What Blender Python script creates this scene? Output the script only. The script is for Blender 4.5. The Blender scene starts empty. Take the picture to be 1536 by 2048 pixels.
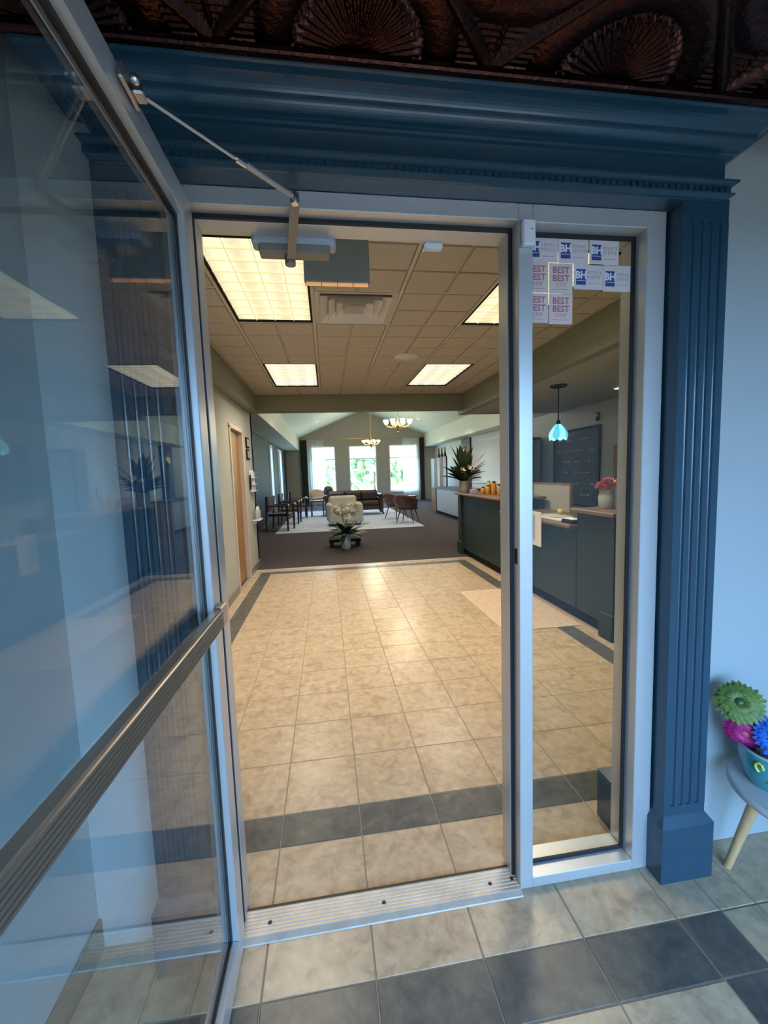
import bpy, math, random
from mathutils import Vector, Matrix
random.seed(7)
S = bpy.context.scene
C = S.collection
PI = math.pi

# ------------------------------------------------------------------ camera
F_PX = 820.95
yaw, pitch, roll = 0.1354, -0.0941, -0.0345
fw = Vector((math.sin(yaw) * math.cos(pitch), math.cos(yaw) * math.cos(pitch), math.sin(pitch)))
rt = Vector((math.cos(yaw), -math.sin(yaw), 0))
up = rt.cross(fw)
r2 = math.cos(roll) * rt + math.sin(roll) * up
u2 = -math.sin(roll) * rt + math.cos(roll) * up
cam_d = bpy.data.cameras.new('camera')
cam_d.sensor_fit = 'VERTICAL'
cam_d.sensor_height = 36
cam_d.lens = F_PX / 2048 * 36
cam_d.clip_start = 0.02
cam = bpy.data.objects.new('camera', cam_d)
C.objects.link(cam)
cam.matrix_world = Matrix(((r2.x, u2.x, -fw.x, 0.3787), (r2.y, u2.y, -fw.y, -1.1918), (r2.z, u2.z, -fw.z, 1.4162), (0, 0, 0, 1)))
S.camera = cam

# ------------------------------------------------------------------ world, sun, daylight, exposure
W = bpy.data.worlds.new('sky')
S.world = W
W.use_nodes = True
wn = W.node_tree
wbg = wn.nodes['Background']
wbg.inputs[0].default_value = (0.33, 0.60, 1.0, 1)
wbg.inputs[1].default_value = 15.0
sun_d = bpy.data.lights.new('sun', 'SUN')
sun_d.energy = 60.0
sun_d.angle = 0.01
sun_d.color = (1.0, 0.93, 0.82)
sun = bpy.data.objects.new('sun', sun_d)
C.objects.link(sun)
sun.rotation_euler = (math.radians(-6), math.radians(38), 0)


def area(name, loc, rot, sx, sy, energy, color, spread=180):
    d = bpy.data.lights.new(name, 'AREA')
    d.shape = 'RECTANGLE'
    d.size = sx
    d.size_y = sy
    d.energy = energy
    d.color = color
    d.spread = math.radians(spread)
    o = bpy.data.objects.new(name, d)
    C.objects.link(o)
    o.location = loc
    o.rotation_euler = rot
    return o


# sampling portals in the window openings (they only guide the sky light that comes in)
for nm, loc, rx, sx, sy in (('entrance_portal', (1.15, -2.41, 1.06), 90, 2.1, 2.0), ('window_portal', (0.25, 18.97, 1.65), -90, 1.1, 2.2),
                            ('window_portal', (2.18, 18.97, 1.65), -90, 1.3, 2.2), ('window_portal', (4.2, 18.97, 1.65), -90, 1.4, 2.2)):
    area(nm, loc, (math.radians(rx), 0, 0), sx, sy, 1, (1, 1, 1)).data.cycles.is_portal = True

S.view_settings.view_transform = 'Standard'
S.view_settings.look = 'None'
S.view_settings.exposure = 0.0
S.view_settings.gamma = 1.0
S.view_settings.use_curve_mapping = False
S.cycles.transparent_max_bounces = 24
S.cycles.max_bounces = 10
S.cycles.sample_clamp_indirect = 6.0
S.cycles.caustics_reflective = False
S.cycles.caustics_refractive = False


# ------------------------------------------------------------------ mesh builder
class MB:
    def __init__(self):
        self.v = []
        self.f = []
        self.s = []

    def add(self, vs, fs, smooth=False):
        n = len(self.v)
        self.v += [tuple(v) for v in vs]
        self.f += [tuple(i + n for i in f) for f in fs]
        self.s += [smooth] * len(fs)
        return self

    def box(self, x0, x1, y0, y1, z0, z1, ch=0.0):
        if x0 > x1: x0, x1 = x1, x0
        if y0 > y1: y0, y1 = y1, y0
        if z0 > z1: z0, z1 = z1, z0
        if ch <= 0:
            vs = [(x, y, z) for z in (z0, z1) for y in (y0, y1) for x in (x0, x1)]
            return self.add(vs, [(0, 2, 3, 1), (4, 5, 7, 6), (0, 1, 5, 4), (2, 6, 7, 3), (0, 4, 6, 2), (1, 3, 7, 5)])
        c = min(ch, (x1 - x0) / 2.01, (y1 - y0) / 2.01, (z1 - z0) / 2.01)
        vs, idx = [], {}
        for ix, (xo, xi) in enumerate(((x0, x0 + c), (x1, x1 - c))):
            for iy, (yo, yi) in enumerate(((y0, y0 + c), (y1, y1 - c))):
                for iz, (zo, zi) in enumerate(((z0, z0 + c), (z1, z1 - c))):
                    idx[ix, iy, iz] = len(vs)
                    vs += [(xo, yi, zi), (xi, yo, zi), (xi, yi, zo)]
        I = lambda ix, iy, iz, a: idx[ix, iy, iz] + a
        fs = []
        for k in (0, 1):
            fs.append((I(k, 0, 0, 0), I(k, 1, 0, 0), I(k, 1, 1, 0), I(k, 0, 1, 0))[::1 if k else -1])
            fs.append((I(0, k, 0, 1), I(1, k, 0, 1), I(1, k, 1, 1), I(0, k, 1, 1))[::-1 if k else 1])
            fs.append((I(0, 0, k, 2), I(1, 0, k, 2), I(1, 1, k, 2), I(0, 1, k, 2))[::1 if k else -1])
        for a in (0, 1):
            for b in (0, 1):
                s = 1 if a == b else -1
                fs.append((I(a, b, 0, 0), I(a, b, 0, 1), I(a, b, 1, 1), I(a, b, 1, 0))[::-s])
                fs.append((I(a, 0, b, 0), I(a, 0, b, 2), I(a, 1, b, 2), I(a, 1, b, 0))[::s])
                fs.append((I(0, a, b, 1), I(0, a, b, 2), I(1, a, b, 2), I(1, a, b, 1))[::-s])
                for cc in (0, 1):
                    t = (I(a, b, cc, 0), I(a, b, cc, 1), I(a, b, cc, 2))
                    fs.append(t[::1 if (a + b + cc) % 2 else -1])
        return self.add(vs, fs)

    def prism(self, prof, axis, a0, a1, smooth=False):
        """profile of 2-D points extruded along an axis: x -> (y,z), y -> (x,z), z -> (x,y)"""
        n = len(prof)
        P = {'x': lambda p, a: (a, p[0], p[1]), 'y': lambda p, a: (p[0], a, p[1]), 'z': lambda p, a: (p[0], p[1], a)}[axis]
        vs = [P(p, a0) for p in prof] + [P(p, a1) for p in prof]
        self.add(vs, [tuple(range(n))[::-1], tuple(range(n, 2 * n))])
        self.add(vs, [(i, (i + 1) % n, n + (i + 1) % n, n + i) for i in range(n)], smooth)
        return self

    def quadbar(self, p, q, w, h=None, n=4, w2=None):
        """tapered bar between two points"""
        p, q = Vector(p), Vector(q)
        h = h or w
        w2 = w if w2 is None else w2
        d = (q - p).normalized()
        a = d.orthogonal().normalized() if abs(d.z) > 0.95 else d.cross(Vector((0, 0, 1))).normalized()
        b = d.cross(a)
        vs = []
        for c, s in ((p, 1), (q, w2 / w)):
            for i in range(n):
                t = 2 * PI * (i + .5) / n
                k = math.sqrt(2) if n == 4 else 1
                vs.append(c + a * math.cos(t) * w / 2 * s * k + b * math.sin(t) * h / 2 * s * k)
        fs = [(i, (i + 1) % n, n + (i + 1) % n, n + i) for i in range(n)]
        self.add(vs, fs, n > 4)
        return self.add(vs, [tuple(range(n))[::-1], tuple(range(n, 2 * n))])

    def tube(self, pts, r, n=8):
        for p, q in zip(pts, pts[1:]):
            self.quadbar(p, q, 2 * r, None, n)
        return self

    def lathe(self, prof, c=(0, 0, 0), n=20, cap=True, sm=True):
        vs = [(c[0] + r * math.cos(2 * PI * i / n), c[1] + r * math.sin(2 * PI * i / n), c[2] + z) for r, z in prof for i in range(n)]
        m = len(prof)
        fs = [(j * n + i, j * n + (i + 1) % n, (j + 1) * n + (i + 1) % n, (j + 1) * n + i) for j in range(m - 1) for i in range(n)]
        self.add(vs, fs, sm)
        if cap:
            self.add(vs[:n], [tuple(range(n))[::-1]])
            self.add(vs[-n:], [tuple(range(n))])
        return self

    def ball(self, c, r, n=10, m=7, sz=1.0):
        return self.lathe([(max(1e-4, r * math.sin(PI * j / m)), -r * sz * math.cos(PI * j / m)) for j in range(m + 1)], c, n, False)

    def mesh(self, name):
        me = bpy.data.meshes.new(name)
        me.from_pydata(self.v, [], self.f)
        me.polygons.foreach_set('use_smooth', self.s)
        me.update()
        return me

    def obj(self, name, m, parent=None, loc=None):
        return link(name, self.mesh(name), m, parent, loc)


def link(name, me, m=None, parent=None, loc=None):
    o = bpy.data.objects.new(name, me)
    C.objects.link(o)
    if m and not me.materials:
        me.materials.append(m)
    if parent:
        o.parent = parent
    if loc:
        o.location = loc
    return o


def tag(o, label, cat=None, group=None, kind=None):
    o['label'] = label
    if cat: o['category'] = cat
    if group: o['group'] = group
    if kind: o['kind'] = kind
    return o


def thing(name, label, cat, loc=(0, 0, 0), rz=0, group=None, kind=None):
    o = bpy.data.objects.new(name, None)
    o.empty_display_size = 0.1
    C.objects.link(o)
    o.location = loc
    o.rotation_euler = (0, 0, rz)
    return tag(o, label, cat, group, kind)


def struct(name, label, cat='structure', loc=(0, 0, 0)):
    return thing(name, label, cat, loc, kind='structure')


def copy_tree(o, parent=None):
    c = o.copy()
    C.objects.link(c)
    if parent: c.parent = parent
    for ch in list(o.children): copy_tree(ch, c)
    return c


def text_mesh(s, size, bold=0.0):
    cu = bpy.data.curves.new('lettering', 'FONT')
    cu.body = s
    cu.size = size
    cu.align_x = 'CENTER'
    cu.align_y = 'CENTER'
    cu.offset = bold
    cu.resolution_u = 2
    o = bpy.data.objects.new('lettering', cu)
    C.objects.link(o)
    dg = bpy.context.evaluated_depsgraph_get()
    me = bpy.data.meshes.new_from_object(o.evaluated_get(dg))
    bpy.data.objects.remove(o)
    return me


# ------------------------------------------------------------------ materials
def mat(name, col, rough=0.5, metal=0.0, var=0.0, vscale=6.0, bump=0.0, bscale=40.0, emit=None, estr=0.0, coat=0.0, col2=None, stretch=(1, 1, 1), spec=0.5, coords='Object'):
    m = bpy.data.materials.new(name)
    m.use_nodes = True
    N, L = m.node_tree.nodes, m.node_tree.links
    b = N['Principled BSDF']
    b.inputs['Base Color'].default_value = (*col, 1)
    b.inputs['Roughness'].default_value = rough
    b.inputs['Metallic'].default_value = metal
    b.inputs['Specular IOR Level'].default_value = spec
    if coat:
        b.inputs['Coat Weight'].default_value = coat
        b.inputs['Coat Roughness'].default_value = 0.08
    if emit:
        b.inputs['Emission Color'].default_value = (*emit, 1)
        b.inputs['Emission Strength'].default_value = estr
    if var or col2 or bump:
        tc = N.new('ShaderNodeTexCoord')
        mp = N.new('ShaderNodeMapping')
        mp.inputs['Scale'].default_value = stretch
        if coords == 'World':
            gp = N.new('ShaderNodeNewGeometry')
            L.new(gp.outputs['Position'], mp.inputs['Vector'])
        else:
            L.new(tc.outputs['Object'], mp.inputs['Vector'])
    if var or col2:
        t = N.new('ShaderNodeTexNoise')
        t.inputs['Scale'].default_value = vscale
        t.inputs['Detail'].default_value = 6
        t.inputs['Roughness'].default_value = 0.65
        L.new(mp.outputs['Vector'], t.inputs['Vector'])
        r = N.new('ShaderNodeValToRGB')
        r.color_ramp.elements[0].position = 0.32
        r.color_ramp.elements[1].position = 0.68
        c2 = col2 or tuple(c * (1 - var) for c in col)
        r.color_ramp.elements[0].color = (*c2, 1)
        r.color_ramp.elements[1].color = (*col, 1)
        L.new(t.outputs['Fac'], r.inputs['Fac'])
        L.new(r.outputs['Color'], b.inputs['Base Color'])
    if bump:
        t2 = N.new('ShaderNodeTexNoise')
        t2.inputs['Scale'].default_value = bscale
        t2.inputs['Detail'].default_value = 5
        L.new(mp.outputs['Vector'], t2.inputs['Vector'])
        bp = N.new('ShaderNodeBump')
        bp.inputs['Strength'].default_value = bump
        bp.inputs['Distance'].default_value = 0.01
        L.new(t2.outputs['Fac'], bp.inputs['Height'])
        L.new(bp.outputs['Normal'], b.inputs['Normal'])
    return m


def tile_mat(name, cols, rough, spec):
    """slate-look ceramic: two noises over world position, a little tint per tile"""
    m = bpy.data.materials.new(name)
    m.use_nodes = True
    N, L = m.node_tree.nodes, m.node_tree.links
    b = N['Principled BSDF']
    gp = N.new('ShaderNodeNewGeometry')
    oi = N.new('ShaderNodeObjectInfo')
    off = N.new('ShaderNodeVectorMath'); off.operation = 'SCALE'
    L.new(oi.outputs['Location'], off.inputs[0]); off.inputs['Scale'].default_value = 3.7
    ad = N.new('ShaderNodeVectorMath')
    L.new(gp.outputs['Position'], ad.inputs[0]); L.new(off.outputs[0], ad.inputs[1])
    n1 = N.new('ShaderNodeTexNoise'); n1.inputs['Scale'].default_value = 11; n1.inputs['Detail'].default_value = 8; n1.inputs['Roughness'].default_value = 0.7
    n1.inputs['Distortion'].default_value = 0.6
    L.new(ad.outputs[0], n1.inputs['Vector'])
    n2 = N.new('ShaderNodeTexNoise'); n2.inputs['Scale'].default_value = 28; n2.inputs['Detail'].default_value = 4
    L.new(ad.outputs[0], n2.inputs['Vector'])
    r1 = N.new('ShaderNodeValToRGB')
    e = r1.color_ramp.elements
    e[0].position, e[0].color = 0.30, (*cols[0], 1)
    e[1].position, e[1].color = 0.70, (*cols[2], 1)
    k = e.new(0.5); k.color = (*cols[1], 1)
    L.new(n1.outputs['Fac'], r1.inputs['Fac'])
    mx = N.new('ShaderNodeMix'); mx.data_type = 'RGBA'; mx.blend_type = 'OVERLAY'; mx.inputs['Factor'].default_value = 0.28
    L.new(r1.outputs['Color'], mx.inputs['A']); L.new(n2.outputs['Fac'], mx.inputs['B'])
    hs = N.new('ShaderNodeHueSaturation'); hs.inputs['Saturation'].default_value = 0.92
    mr = N.new('ShaderNodeMapRange'); mr.inputs['To Min'].default_value = 0.97; mr.inputs['To Max'].default_value = 1.03
    L.new(oi.outputs['Random'], mr.inputs['Value']); L.new(mr.outputs['Result'], hs.inputs['Value'])
    L.new(mx.outputs['Result'], hs.inputs['Color']); L.new(hs.outputs['Color'], b.inputs['Base Color'])
    b.inputs['Roughness'].default_value = rough
    b.inputs['Specular IOR Level'].default_value = spec
    bp = N.new('ShaderNodeBump'); bp.inputs['Strength'].default_value = 0.12; bp.inputs['Distance'].default_value = 0.008
    L.new(n1.outputs['Fac'], bp.inputs['Height']); L.new(bp.outputs['Normal'], b.inputs['Normal'])
    return m


def glass_mat(name, tint=(0.94, 0.965, 0.955), f0=0.022, gain=1.12):
    """thin clear pane: transparent with an angle-dependent mirror reflection"""
    m = bpy.data.materials.new(name)
    m.use_nodes = True
    N, L = m.node_tree.nodes, m.node_tree.links
    N.remove(N['Principled BSDF'])
    out = N['Material Output']
    g = N.new('ShaderNodeNewGeometry')
    dt = N.new('ShaderNodeVectorMath'); dt.operation = 'DOT_PRODUCT'
    L.new(g.outputs['Normal'], dt.inputs[0]); L.new(g.outputs['Incoming'], dt.inputs[1])
    ab = N.new('ShaderNodeMath'); ab.operation = 'ABSOLUTE'; L.new(dt.outputs['Value'], ab.inputs[0])
    om = N.new('ShaderNodeMath'); om.operation = 'SUBTRACT'; om.inputs[0].default_value = 1; L.new(ab.outputs[0], om.inputs[1])
    pw = N.new('ShaderNodeMath'); pw.operation = 'POWER'; pw.inputs[1].default_value = 5; L.new(om.outputs[0], pw.inputs[0])
    ma = N.new('ShaderNodeMath'); ma.operation = 'MULTIPLY_ADD'; ma.inputs[1].default_value = (1 - f0) * gain; ma.inputs[2].default_value = f0 * gain
    ma.use_clamp = True
    L.new(pw.outputs[0], ma.inputs[0])
    tr = N.new('ShaderNodeBsdfTransparent'); tr.inputs['Color'].default_value = (*tint, 1)
    gl = N.new('ShaderNodeBsdfGlossy'); gl.inputs['Roughness'].default_value = 0.0; gl.inputs['Color'].default_value = (0.95, 0.97, 0.97, 1)
    mx = N.new('ShaderNodeMixShader')
    L.new(ma.outputs[0], mx.inputs['Fac']); L.new(tr.outputs[0], mx.inputs[1]); L.new(gl.outputs[0], mx.inputs[2])
    L.new(mx.outputs[0], out.inputs['Surface'])
    return m


def sheer_mat(name, col, opac):
    m = bpy.data.materials.new(name)
    m.use_nodes = True
    N, L = m.node_tree.nodes, m.node_tree.links
    N.remove(N['Principled BSDF'])
    out = N['Material Output']
    tr = N.new('ShaderNodeBsdfTransparent')
    tl = N.new('ShaderNodeBsdfTranslucent'); tl.inputs['Color'].default_value = (*col, 1)
    df = N.new('ShaderNodeBsdfDiffuse'); df.inputs['Color'].default_value = (*col, 1)
    a = N.new('ShaderNodeMixShader'); a.inputs['Fac'].default_value = 0.4
    L.new(tl.outputs[0], a.inputs[1]); L.new(df.outputs[0], a.inputs[2])
    mx = N.new('ShaderNodeMixShader'); mx.inputs['Fac'].default_value = opac
    L.new(tr.outputs[0], mx.inputs[1]); L.new(a.outputs[0], mx.inputs[2])
    L.new(mx.outputs[0], out.inputs['Surface'])
    return m


def diffuser_mat(name, col, strength):
    """lit prismatic troffer lens: brighter over its three tubes"""
    m = bpy.data.materials.new(name)
    m.use_nodes = True
    N, L = m.node_tree.nodes, m.node_tree.links
    b = N['Principled BSDF']
    b.inputs['Base Color'].default_value = (0.7, 0.68, 0.55, 1)
    b.inputs['Roughness'].default_value = 0.4
    tc = N.new('ShaderNodeTexCoord')
    sx = N.new('ShaderNodeSeparateXYZ'); L.new(tc.outputs['Object'], sx.inputs[0])
    mu = N.new('ShaderNodeMath'); mu.operation = 'MULTIPLY'; mu.inputs[1].default_value = 2 * PI / 0.19; L.new(sx.outputs['X'], mu.inputs[0])
    co = N.new('ShaderNodeMath'); co.operation = 'COSINE'; L.new(mu.outputs[0], co.inputs[0])
    ma = N.new('ShaderNodeMath'); ma.operation = 'MULTIPLY_ADD'; ma.inputs[1].default_value = 0.16 * strength; ma.inputs[2].default_value = strength; L.new(co.outputs[0], ma.inputs[0])
    b.inputs['Emission Color'].default_value = (*col, 1)
    L.new(ma.outputs[0], b.inputs['Emission Strength'])
    return m


M = dict(
    alum=mat('brushed aluminium', (0.60, 0.60, 0.60), 0.34, 0.45, var=0.08, vscale=3, stretch=(1, 1, 0.05)),
    alum2=mat('ridged aluminium', (0.52, 0.47, 0.41), 0.5, 0.4, var=0.25, vscale=14),
    gasket=mat('black rubber gasket', (0.008, 0.008, 0.010), 0.55),
    glass=glass_mat('clear plate glass'),
    winglass=glass_mat('window glass', (0.96, 0.98, 0.98)),
    teal=mat('teal satin trim paint', (0.019, 0.060, 0.096), 0.24, coat=0.25),
    teal_dark=mat('dark green counter paint', (0.016, 0.032, 0.030), 0.5),
    wall_blue=mat('pale blue grey wall paint', (0.42, 0.465, 0.48), 0.6, bump=0.03, bscale=180),
    wall_cream=mat('pale grey green wall paint', (0.43, 0.43, 0.38), 0.6, bump=0.03, bscale=180),
    wall_olive=mat('olive grey wall paint', (0.25, 0.265, 0.20), 0.6, bump=0.03, bscale=180),
    wall_teal=mat('deep teal wall paint', (0.018, 0.030, 0.031), 0.6),
    wall_white=mat('white wall panel', (0.68, 0.69, 0.68), 0.55),
    vault=mat('pale green white ceiling paint', (0.76, 0.81, 0.73), 0.6),
    tin=mat('dark copper stamped tin', (0.075, 0.028, 0.022), 0.12, 0.95, var=0.4, vscale=5, bump=0.30, bscale=80),
    bar=mat('bronze anodised bar', (0.36, 0.32, 0.27), 0.3, 0.75),
    tile=tile_mat('beige slate tile', ((0.31, 0.22, 0.14), (0.46, 0.345, 0.225), (0.50, 0.385, 0.26)), 0.23, 0.22),
    tile_dark=tile_mat('charcoal slate tile', ((0.055, 0.058, 0.058), (0.095, 0.095, 0.088), (0.15, 0.135, 0.11)), 0.30, 0.3),
    grout=mat('brown grey grout', (0.26, 0.21, 0.16), 0.8, bump=0.2, bscale=200),
    carpet=mat('brown mauve carpet', (0.060, 0.046, 0.048), 0.95, var=0.3, vscale=30, bump=0.3, bscale=300),
    rug=mat('pale rug with painted daylight blue', (0.50, 0.54, 0.62), 0.95, col2=(0.38, 0.42, 0.50), vscale=2.5, bump=0.3, bscale=200),  # blue of the window daylight is put into the rug's base colours
    mat_pink=mat('pinkish beige mat', (0.62, 0.46, 0.35), 0.8, var=0.25, vscale=18, bump=0.2, bscale=250),
    ceil_tile=mat('buff mineral ceiling tile', (0.57, 0.525, 0.465), 0.85, var=0.12, vscale=60, bump=0.15, bscale=160),
    grid=mat('buff ceiling grid metal', (0.62, 0.575, 0.51), 0.5),
    black=mat('matt black', (0.012, 0.012, 0.012), 0.8, spec=0.2),
    diff_warm=diffuser_mat('warm lit troffer lens', (1.0, 0.92, 0.60), 0.86),
    diff_cool=diffuser_mat('neutral lit troffer lens', (1.0, 0.95, 0.86), 0.84),
    lattice=mat('cream lens ribs', (0.75, 0.68, 0.42), 0.4, emit=(1.0, 0.88, 0.52), estr=0.55),
    white=mat('white plastic', (0.78, 0.78, 0.80), 0.4),
    steel=mat('polished steel', (0.62, 0.62, 0.62), 0.22, 0.95),
    lav=mat('grey lavender painted metal', (0.46, 0.47, 0.52), 0.4, 0.2),
    taupe=mat('taupe metal', (0.25, 0.235, 0.20), 0.42, 0.4),
    sign=mat('slate blue sign housing', (0.40, 0.46, 0.48), 0.5),
    sign_lens=mat('amber sign lens', (0.5, 0.30, 0.12), 0.4, emit=(1.0, 0.50, 0.22), estr=0.55),
    paper=mat('white paper', (0.80, 0.80, 0.82), 0.6),
    film=sheer_mat('white sticker film', (0.90, 0.90, 0.96), 1.0),
    film_pink=sheer_mat('pinkish sticker film', (0.92, 0.86, 0.88), 1.0),
    paper_pink=mat('pinkish white paper', (0.80, 0.75, 0.76), 0.6),
    ink_blue=mat('navy print', (0.030, 0.055, 0.25), 0.6),
    ink_grey=mat('grey print', (0.33, 0.34, 0.40), 0.6),
    ink_red=mat('faded red print', (0.42, 0.15, 0.19), 0.6),
    oak=mat('golden brown door wood', (0.36, 0.185, 0.045), 0.45, var=0.35, vscale=6, stretch=(8, 8, 0.6)),
    wood_mid=mat('warm brown counter wood', (0.20, 0.125, 0.075), 0.4, var=0.3, vscale=8, stretch=(1, 6, 1)),
    wood_pan=mat('carved brown wood', (0.28, 0.19, 0.12), 0.7, var=0.3, vscale=8, spec=0.2),
    wood_pale=mat('pale wood', (0.66, 0.40, 0.19), 0.5, var=0.2, vscale=10, stretch=(5, 5, 0.5)),
    wood_dark=mat('dark walnut', (0.045, 0.022, 0.015), 0.35, var=0.3, vscale=8),
    jamb=mat('pinkish cream jamb paint', (0.58, 0.46, 0.38), 0.5),
    leather=mat('brown leather', (0.060, 0.032, 0.026), 0.4, var=0.25, vscale=10),
    leather_red=mat('red brown leather', (0.14, 0.060, 0.045), 0.38, var=0.25, vscale=10),
    tan=mat('tan upholstery', (0.40, 0.26, 0.15), 0.7),
    cream=mat('cream upholstery', (0.52, 0.49, 0.42), 0.85, var=0.12, vscale=20),
    brass=mat('polished brass', (0.70, 0.46, 0.16), 0.25, 0.9),
    globe=mat('lit amber glass shade', (0.9, 0.8, 0.5), 0.3, emit=(1.0, 0.80, 0.42), estr=2.2),
    cyan=mat('lit turquoise glass', (0.15, 0.6, 0.7), 0.2, emit=(0.10, 0.62, 0.85), estr=1.0),
    cyan2=mat('lit pale turquoise glass', (0.3, 0.75, 0.8), 0.2, emit=(0.33, 0.90, 1.0), estr=1.15),
    leaf=mat('dark green leaf', (0.020, 0.048, 0.020), 0.38, var=0.4, vscale=9),
    leaf2=mat('mid green leaf', (0.06, 0.115, 0.04), 0.4, var=0.35, vscale=9),
    lily=mat('cream lily petal', (0.74, 0.66, 0.48), 0.5),
    vase_glass=mat('grey green glass', (0.42, 0.46, 0.42), 0.12, coat=0.5),
    turq=mat('turquoise glazed ceramic', (0.055, 0.30, 0.34), 0.25, coat=0.5),
    yellow=mat('yellow glaze', (0.70, 0.68, 0.10), 0.35),
    fl_green=mat('lime green petals', (0.17, 0.26, 0.05), 0.55, var=0.5, vscale=30),
    fl_mag=mat('magenta petals', (0.52, 0.02, 0.20), 0.5, var=0.4, vscale=30),
    fl_blue=mat('bright blue petals', (0.02, 0.16, 0.70), 0.5, var=0.4, vscale=30),
    fl_pink=mat('pink petals', (0.62, 0.12, 0.20), 0.5),
    fl_yel=mat('pale yellow petals', (0.70, 0.60, 0.15), 0.5),
    table_white=mat('off white table top', (0.56, 0.52, 0.52), 0.4),
    chalk=mat('smeared slate chalkboard', (0.085, 0.095, 0.115), 0.7, col2=(0.035, 0.04, 0.05), vscale=5),
    chalk_line=mat('chalk lettering', (0.40, 0.42, 0.46), 0.8),
    cork=mat('orange cork', (0.45, 0.22, 0.06), 0.8, var=0.3, vscale=30),
    honey=mat('amber honey jar', (0.55, 0.24, 0.04), 0.2, coat=0.4),
    honey2=mat('golden jar', (0.70, 0.45, 0.09), 0.2, coat=0.4),
    desk_white=mat('pale blue white desk front', (0.58, 0.62, 0.66), 0.45),
    drape=mat('dark green drape', (0.035, 0.055, 0.04), 0.8),
    drape_br=mat('dark brown drape', (0.05, 0.035, 0.025), 0.8),
    sheer=sheer_mat('white sheer curtain', (0.92, 0.92, 0.90), 0.55),
    shade=sheer_mat('cream roller shade', (0.88, 0.84, 0.76), 0.8),
    grass=mat('lawn', (0.45, 0.50, 0.32), 0.9, var=0.4, vscale=3),
    concrete=mat('dark asphalt', (0.085, 0.082, 0.076), 0.95, var=0.15, vscale=3, spec=0.1),
    hedge=mat('hedge leaves', (0.30, 0.42, 0.20), 0.8, var=0.5, vscale=8, bump=0.6, bscale=12),
    house=mat('mauve house siding', (0.50, 0.45, 0.55), 0.8),
    roofing=mat('grey house roof', (0.25, 0.23, 0.24), 0.8),
)

# ------------------------------------------------------------------ floors
TS = 0.3158
X0 = 0.1349
GAP = 0.0045
tile_cache = {}


def tile(parent, x0, x1, y0, y1, m, key):
    w, d = round(x1 - x0 - GAP, 4), round(y1 - y0 - GAP, 4)
    if w < 0.01 or d < 0.01: return
    k = (w, d, key)
    if k not in tile_cache:
        me = MB().box(-w / 2, w / 2, -d / 2, d / 2, -0.012, 0, 0.0015).mesh('tile')
        me.materials.append(m)
        tile_cache[k] = me
    link('tile', tile_cache[k], None, parent, ((x0 + x1) / 2, (y0 + y1) / 2, random.uniform(-0.0004, 0.0)))


fl = struct('floor', 'beige stone-look tile floor with charcoal border in lobby', 'floor')
MB().box(-0.80, 4.6, 0.02, 5.2, -0.06, -0.0022).obj('grout_bed', M['grout'], fl)
LX0, LX1 = X0 - 2 * TS, X0 + 7 * TS            # field
LD0, LD1 = LX0 - 0.155, LX1 + 0.155            # dark columns
YB2, YB1 = 0.303, 0.458
YF = YB1 + 14 * TS
xs = [X0 + k * TS for k in range(-2, 8)]
for i in range(9):
    tile(fl, xs[i], xs[i + 1], 0.03, YB2, M['tile'], 'b')
    tile(fl, xs[i], xs[i + 1], YB2, YB1, M['tile_dark'], 'd')
    tile(fl, xs[i], xs[i + 1], YF, YF + 0.155, M['tile_dark'], 'd')
    tile(fl, xs[i], xs[i + 1], YF + 0.155, 5.19, M['tile'], 'b')
    for j in range(14):
        tile(fl, xs[i], xs[i + 1], YB1 + j * TS, YB1 + (j + 1) * TS, M['tile'], 'b')
for (a, b, c, d) in ((LD0, LX0, -0.76, LD0), (LX1, LD1, LD1, 2.62)):
    tile(fl, a, b, 0.03, YB2, M['tile'], 'b')
    tile(fl, a, b, YB2, YB1, M['tile_dark'], 'd')
    tile(fl, a, b, YF, YF + 0.155, M['tile_dark'], 'd')
    tile(fl, a, b, YF + 0.155, 5.19, M['tile'], 'b')
    for j in range(-1, 15):
        y0 = max(0.03, YB1 + j * TS - (0.0 if j >= 0 else 0.12))
        if j >= 0 and j < 14: tile(fl, a, b, YB1 + j * TS, YB1 + (j + 1) * TS, M['tile_dark'], 'd')
        if j >= 0: tile(fl, c, d, YB1 + j * TS, min(5.19, YB1 + (j + 1) * TS), M['tile'], 'b')
    tile(fl, c, d, 0.03, YB1, M['tile'], 'b')
MB().box(-0.76, 2.62, 5.185, 5.215, -0.02, 0.004, 0.003).obj('carpet_edge_strip', M['alum2'], fl)
MB().box(2.66, 4.5, 0.15, 5.2, -0.03, -0.002).obj('staff_floor', M['carpet'], fl)

fv = struct('floor', 'grey beige vestibule tiles crossed by a charcoal band', 'floor')
MB().box(-0.40, 2.36, -2.45, 0.06, -0.06, -0.0022).obj('grout_bed', M['grout'], fv)
V1, V2 = -0.167, -0.322
vx = [X0 + k * TS for k in range(-1, 5)]
cols = [(-0.37, vx[0])] + list(zip(vx, vx[1:]))
for (a, b) in cols:
    tile(fv, a, b, V1, 0.05, M['tile'], 'b')
    tile(fv, a, b, V2, V1, M['tile_dark'], 'd')
    for j in range(7):
        tile(fv, a, b, max(-2.43, V2 - (j + 1) * TS), V2 - j * TS, M['tile'], 'b')
DC0, DC1 = vx[-1], vx[-1] + 0.155
tile(fv, DC0, DC1, V1, 0.05, M['tile'], 'b')
tile(fv, DC0, DC1, V2, V1, M['tile_dark'], 'd')
for j in range(7):
    tile(fv, DC0, DC1, max(-2.43, V2 - (j + 1) * TS), V2 - j * TS, M['tile_dark'], 'd')
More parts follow.
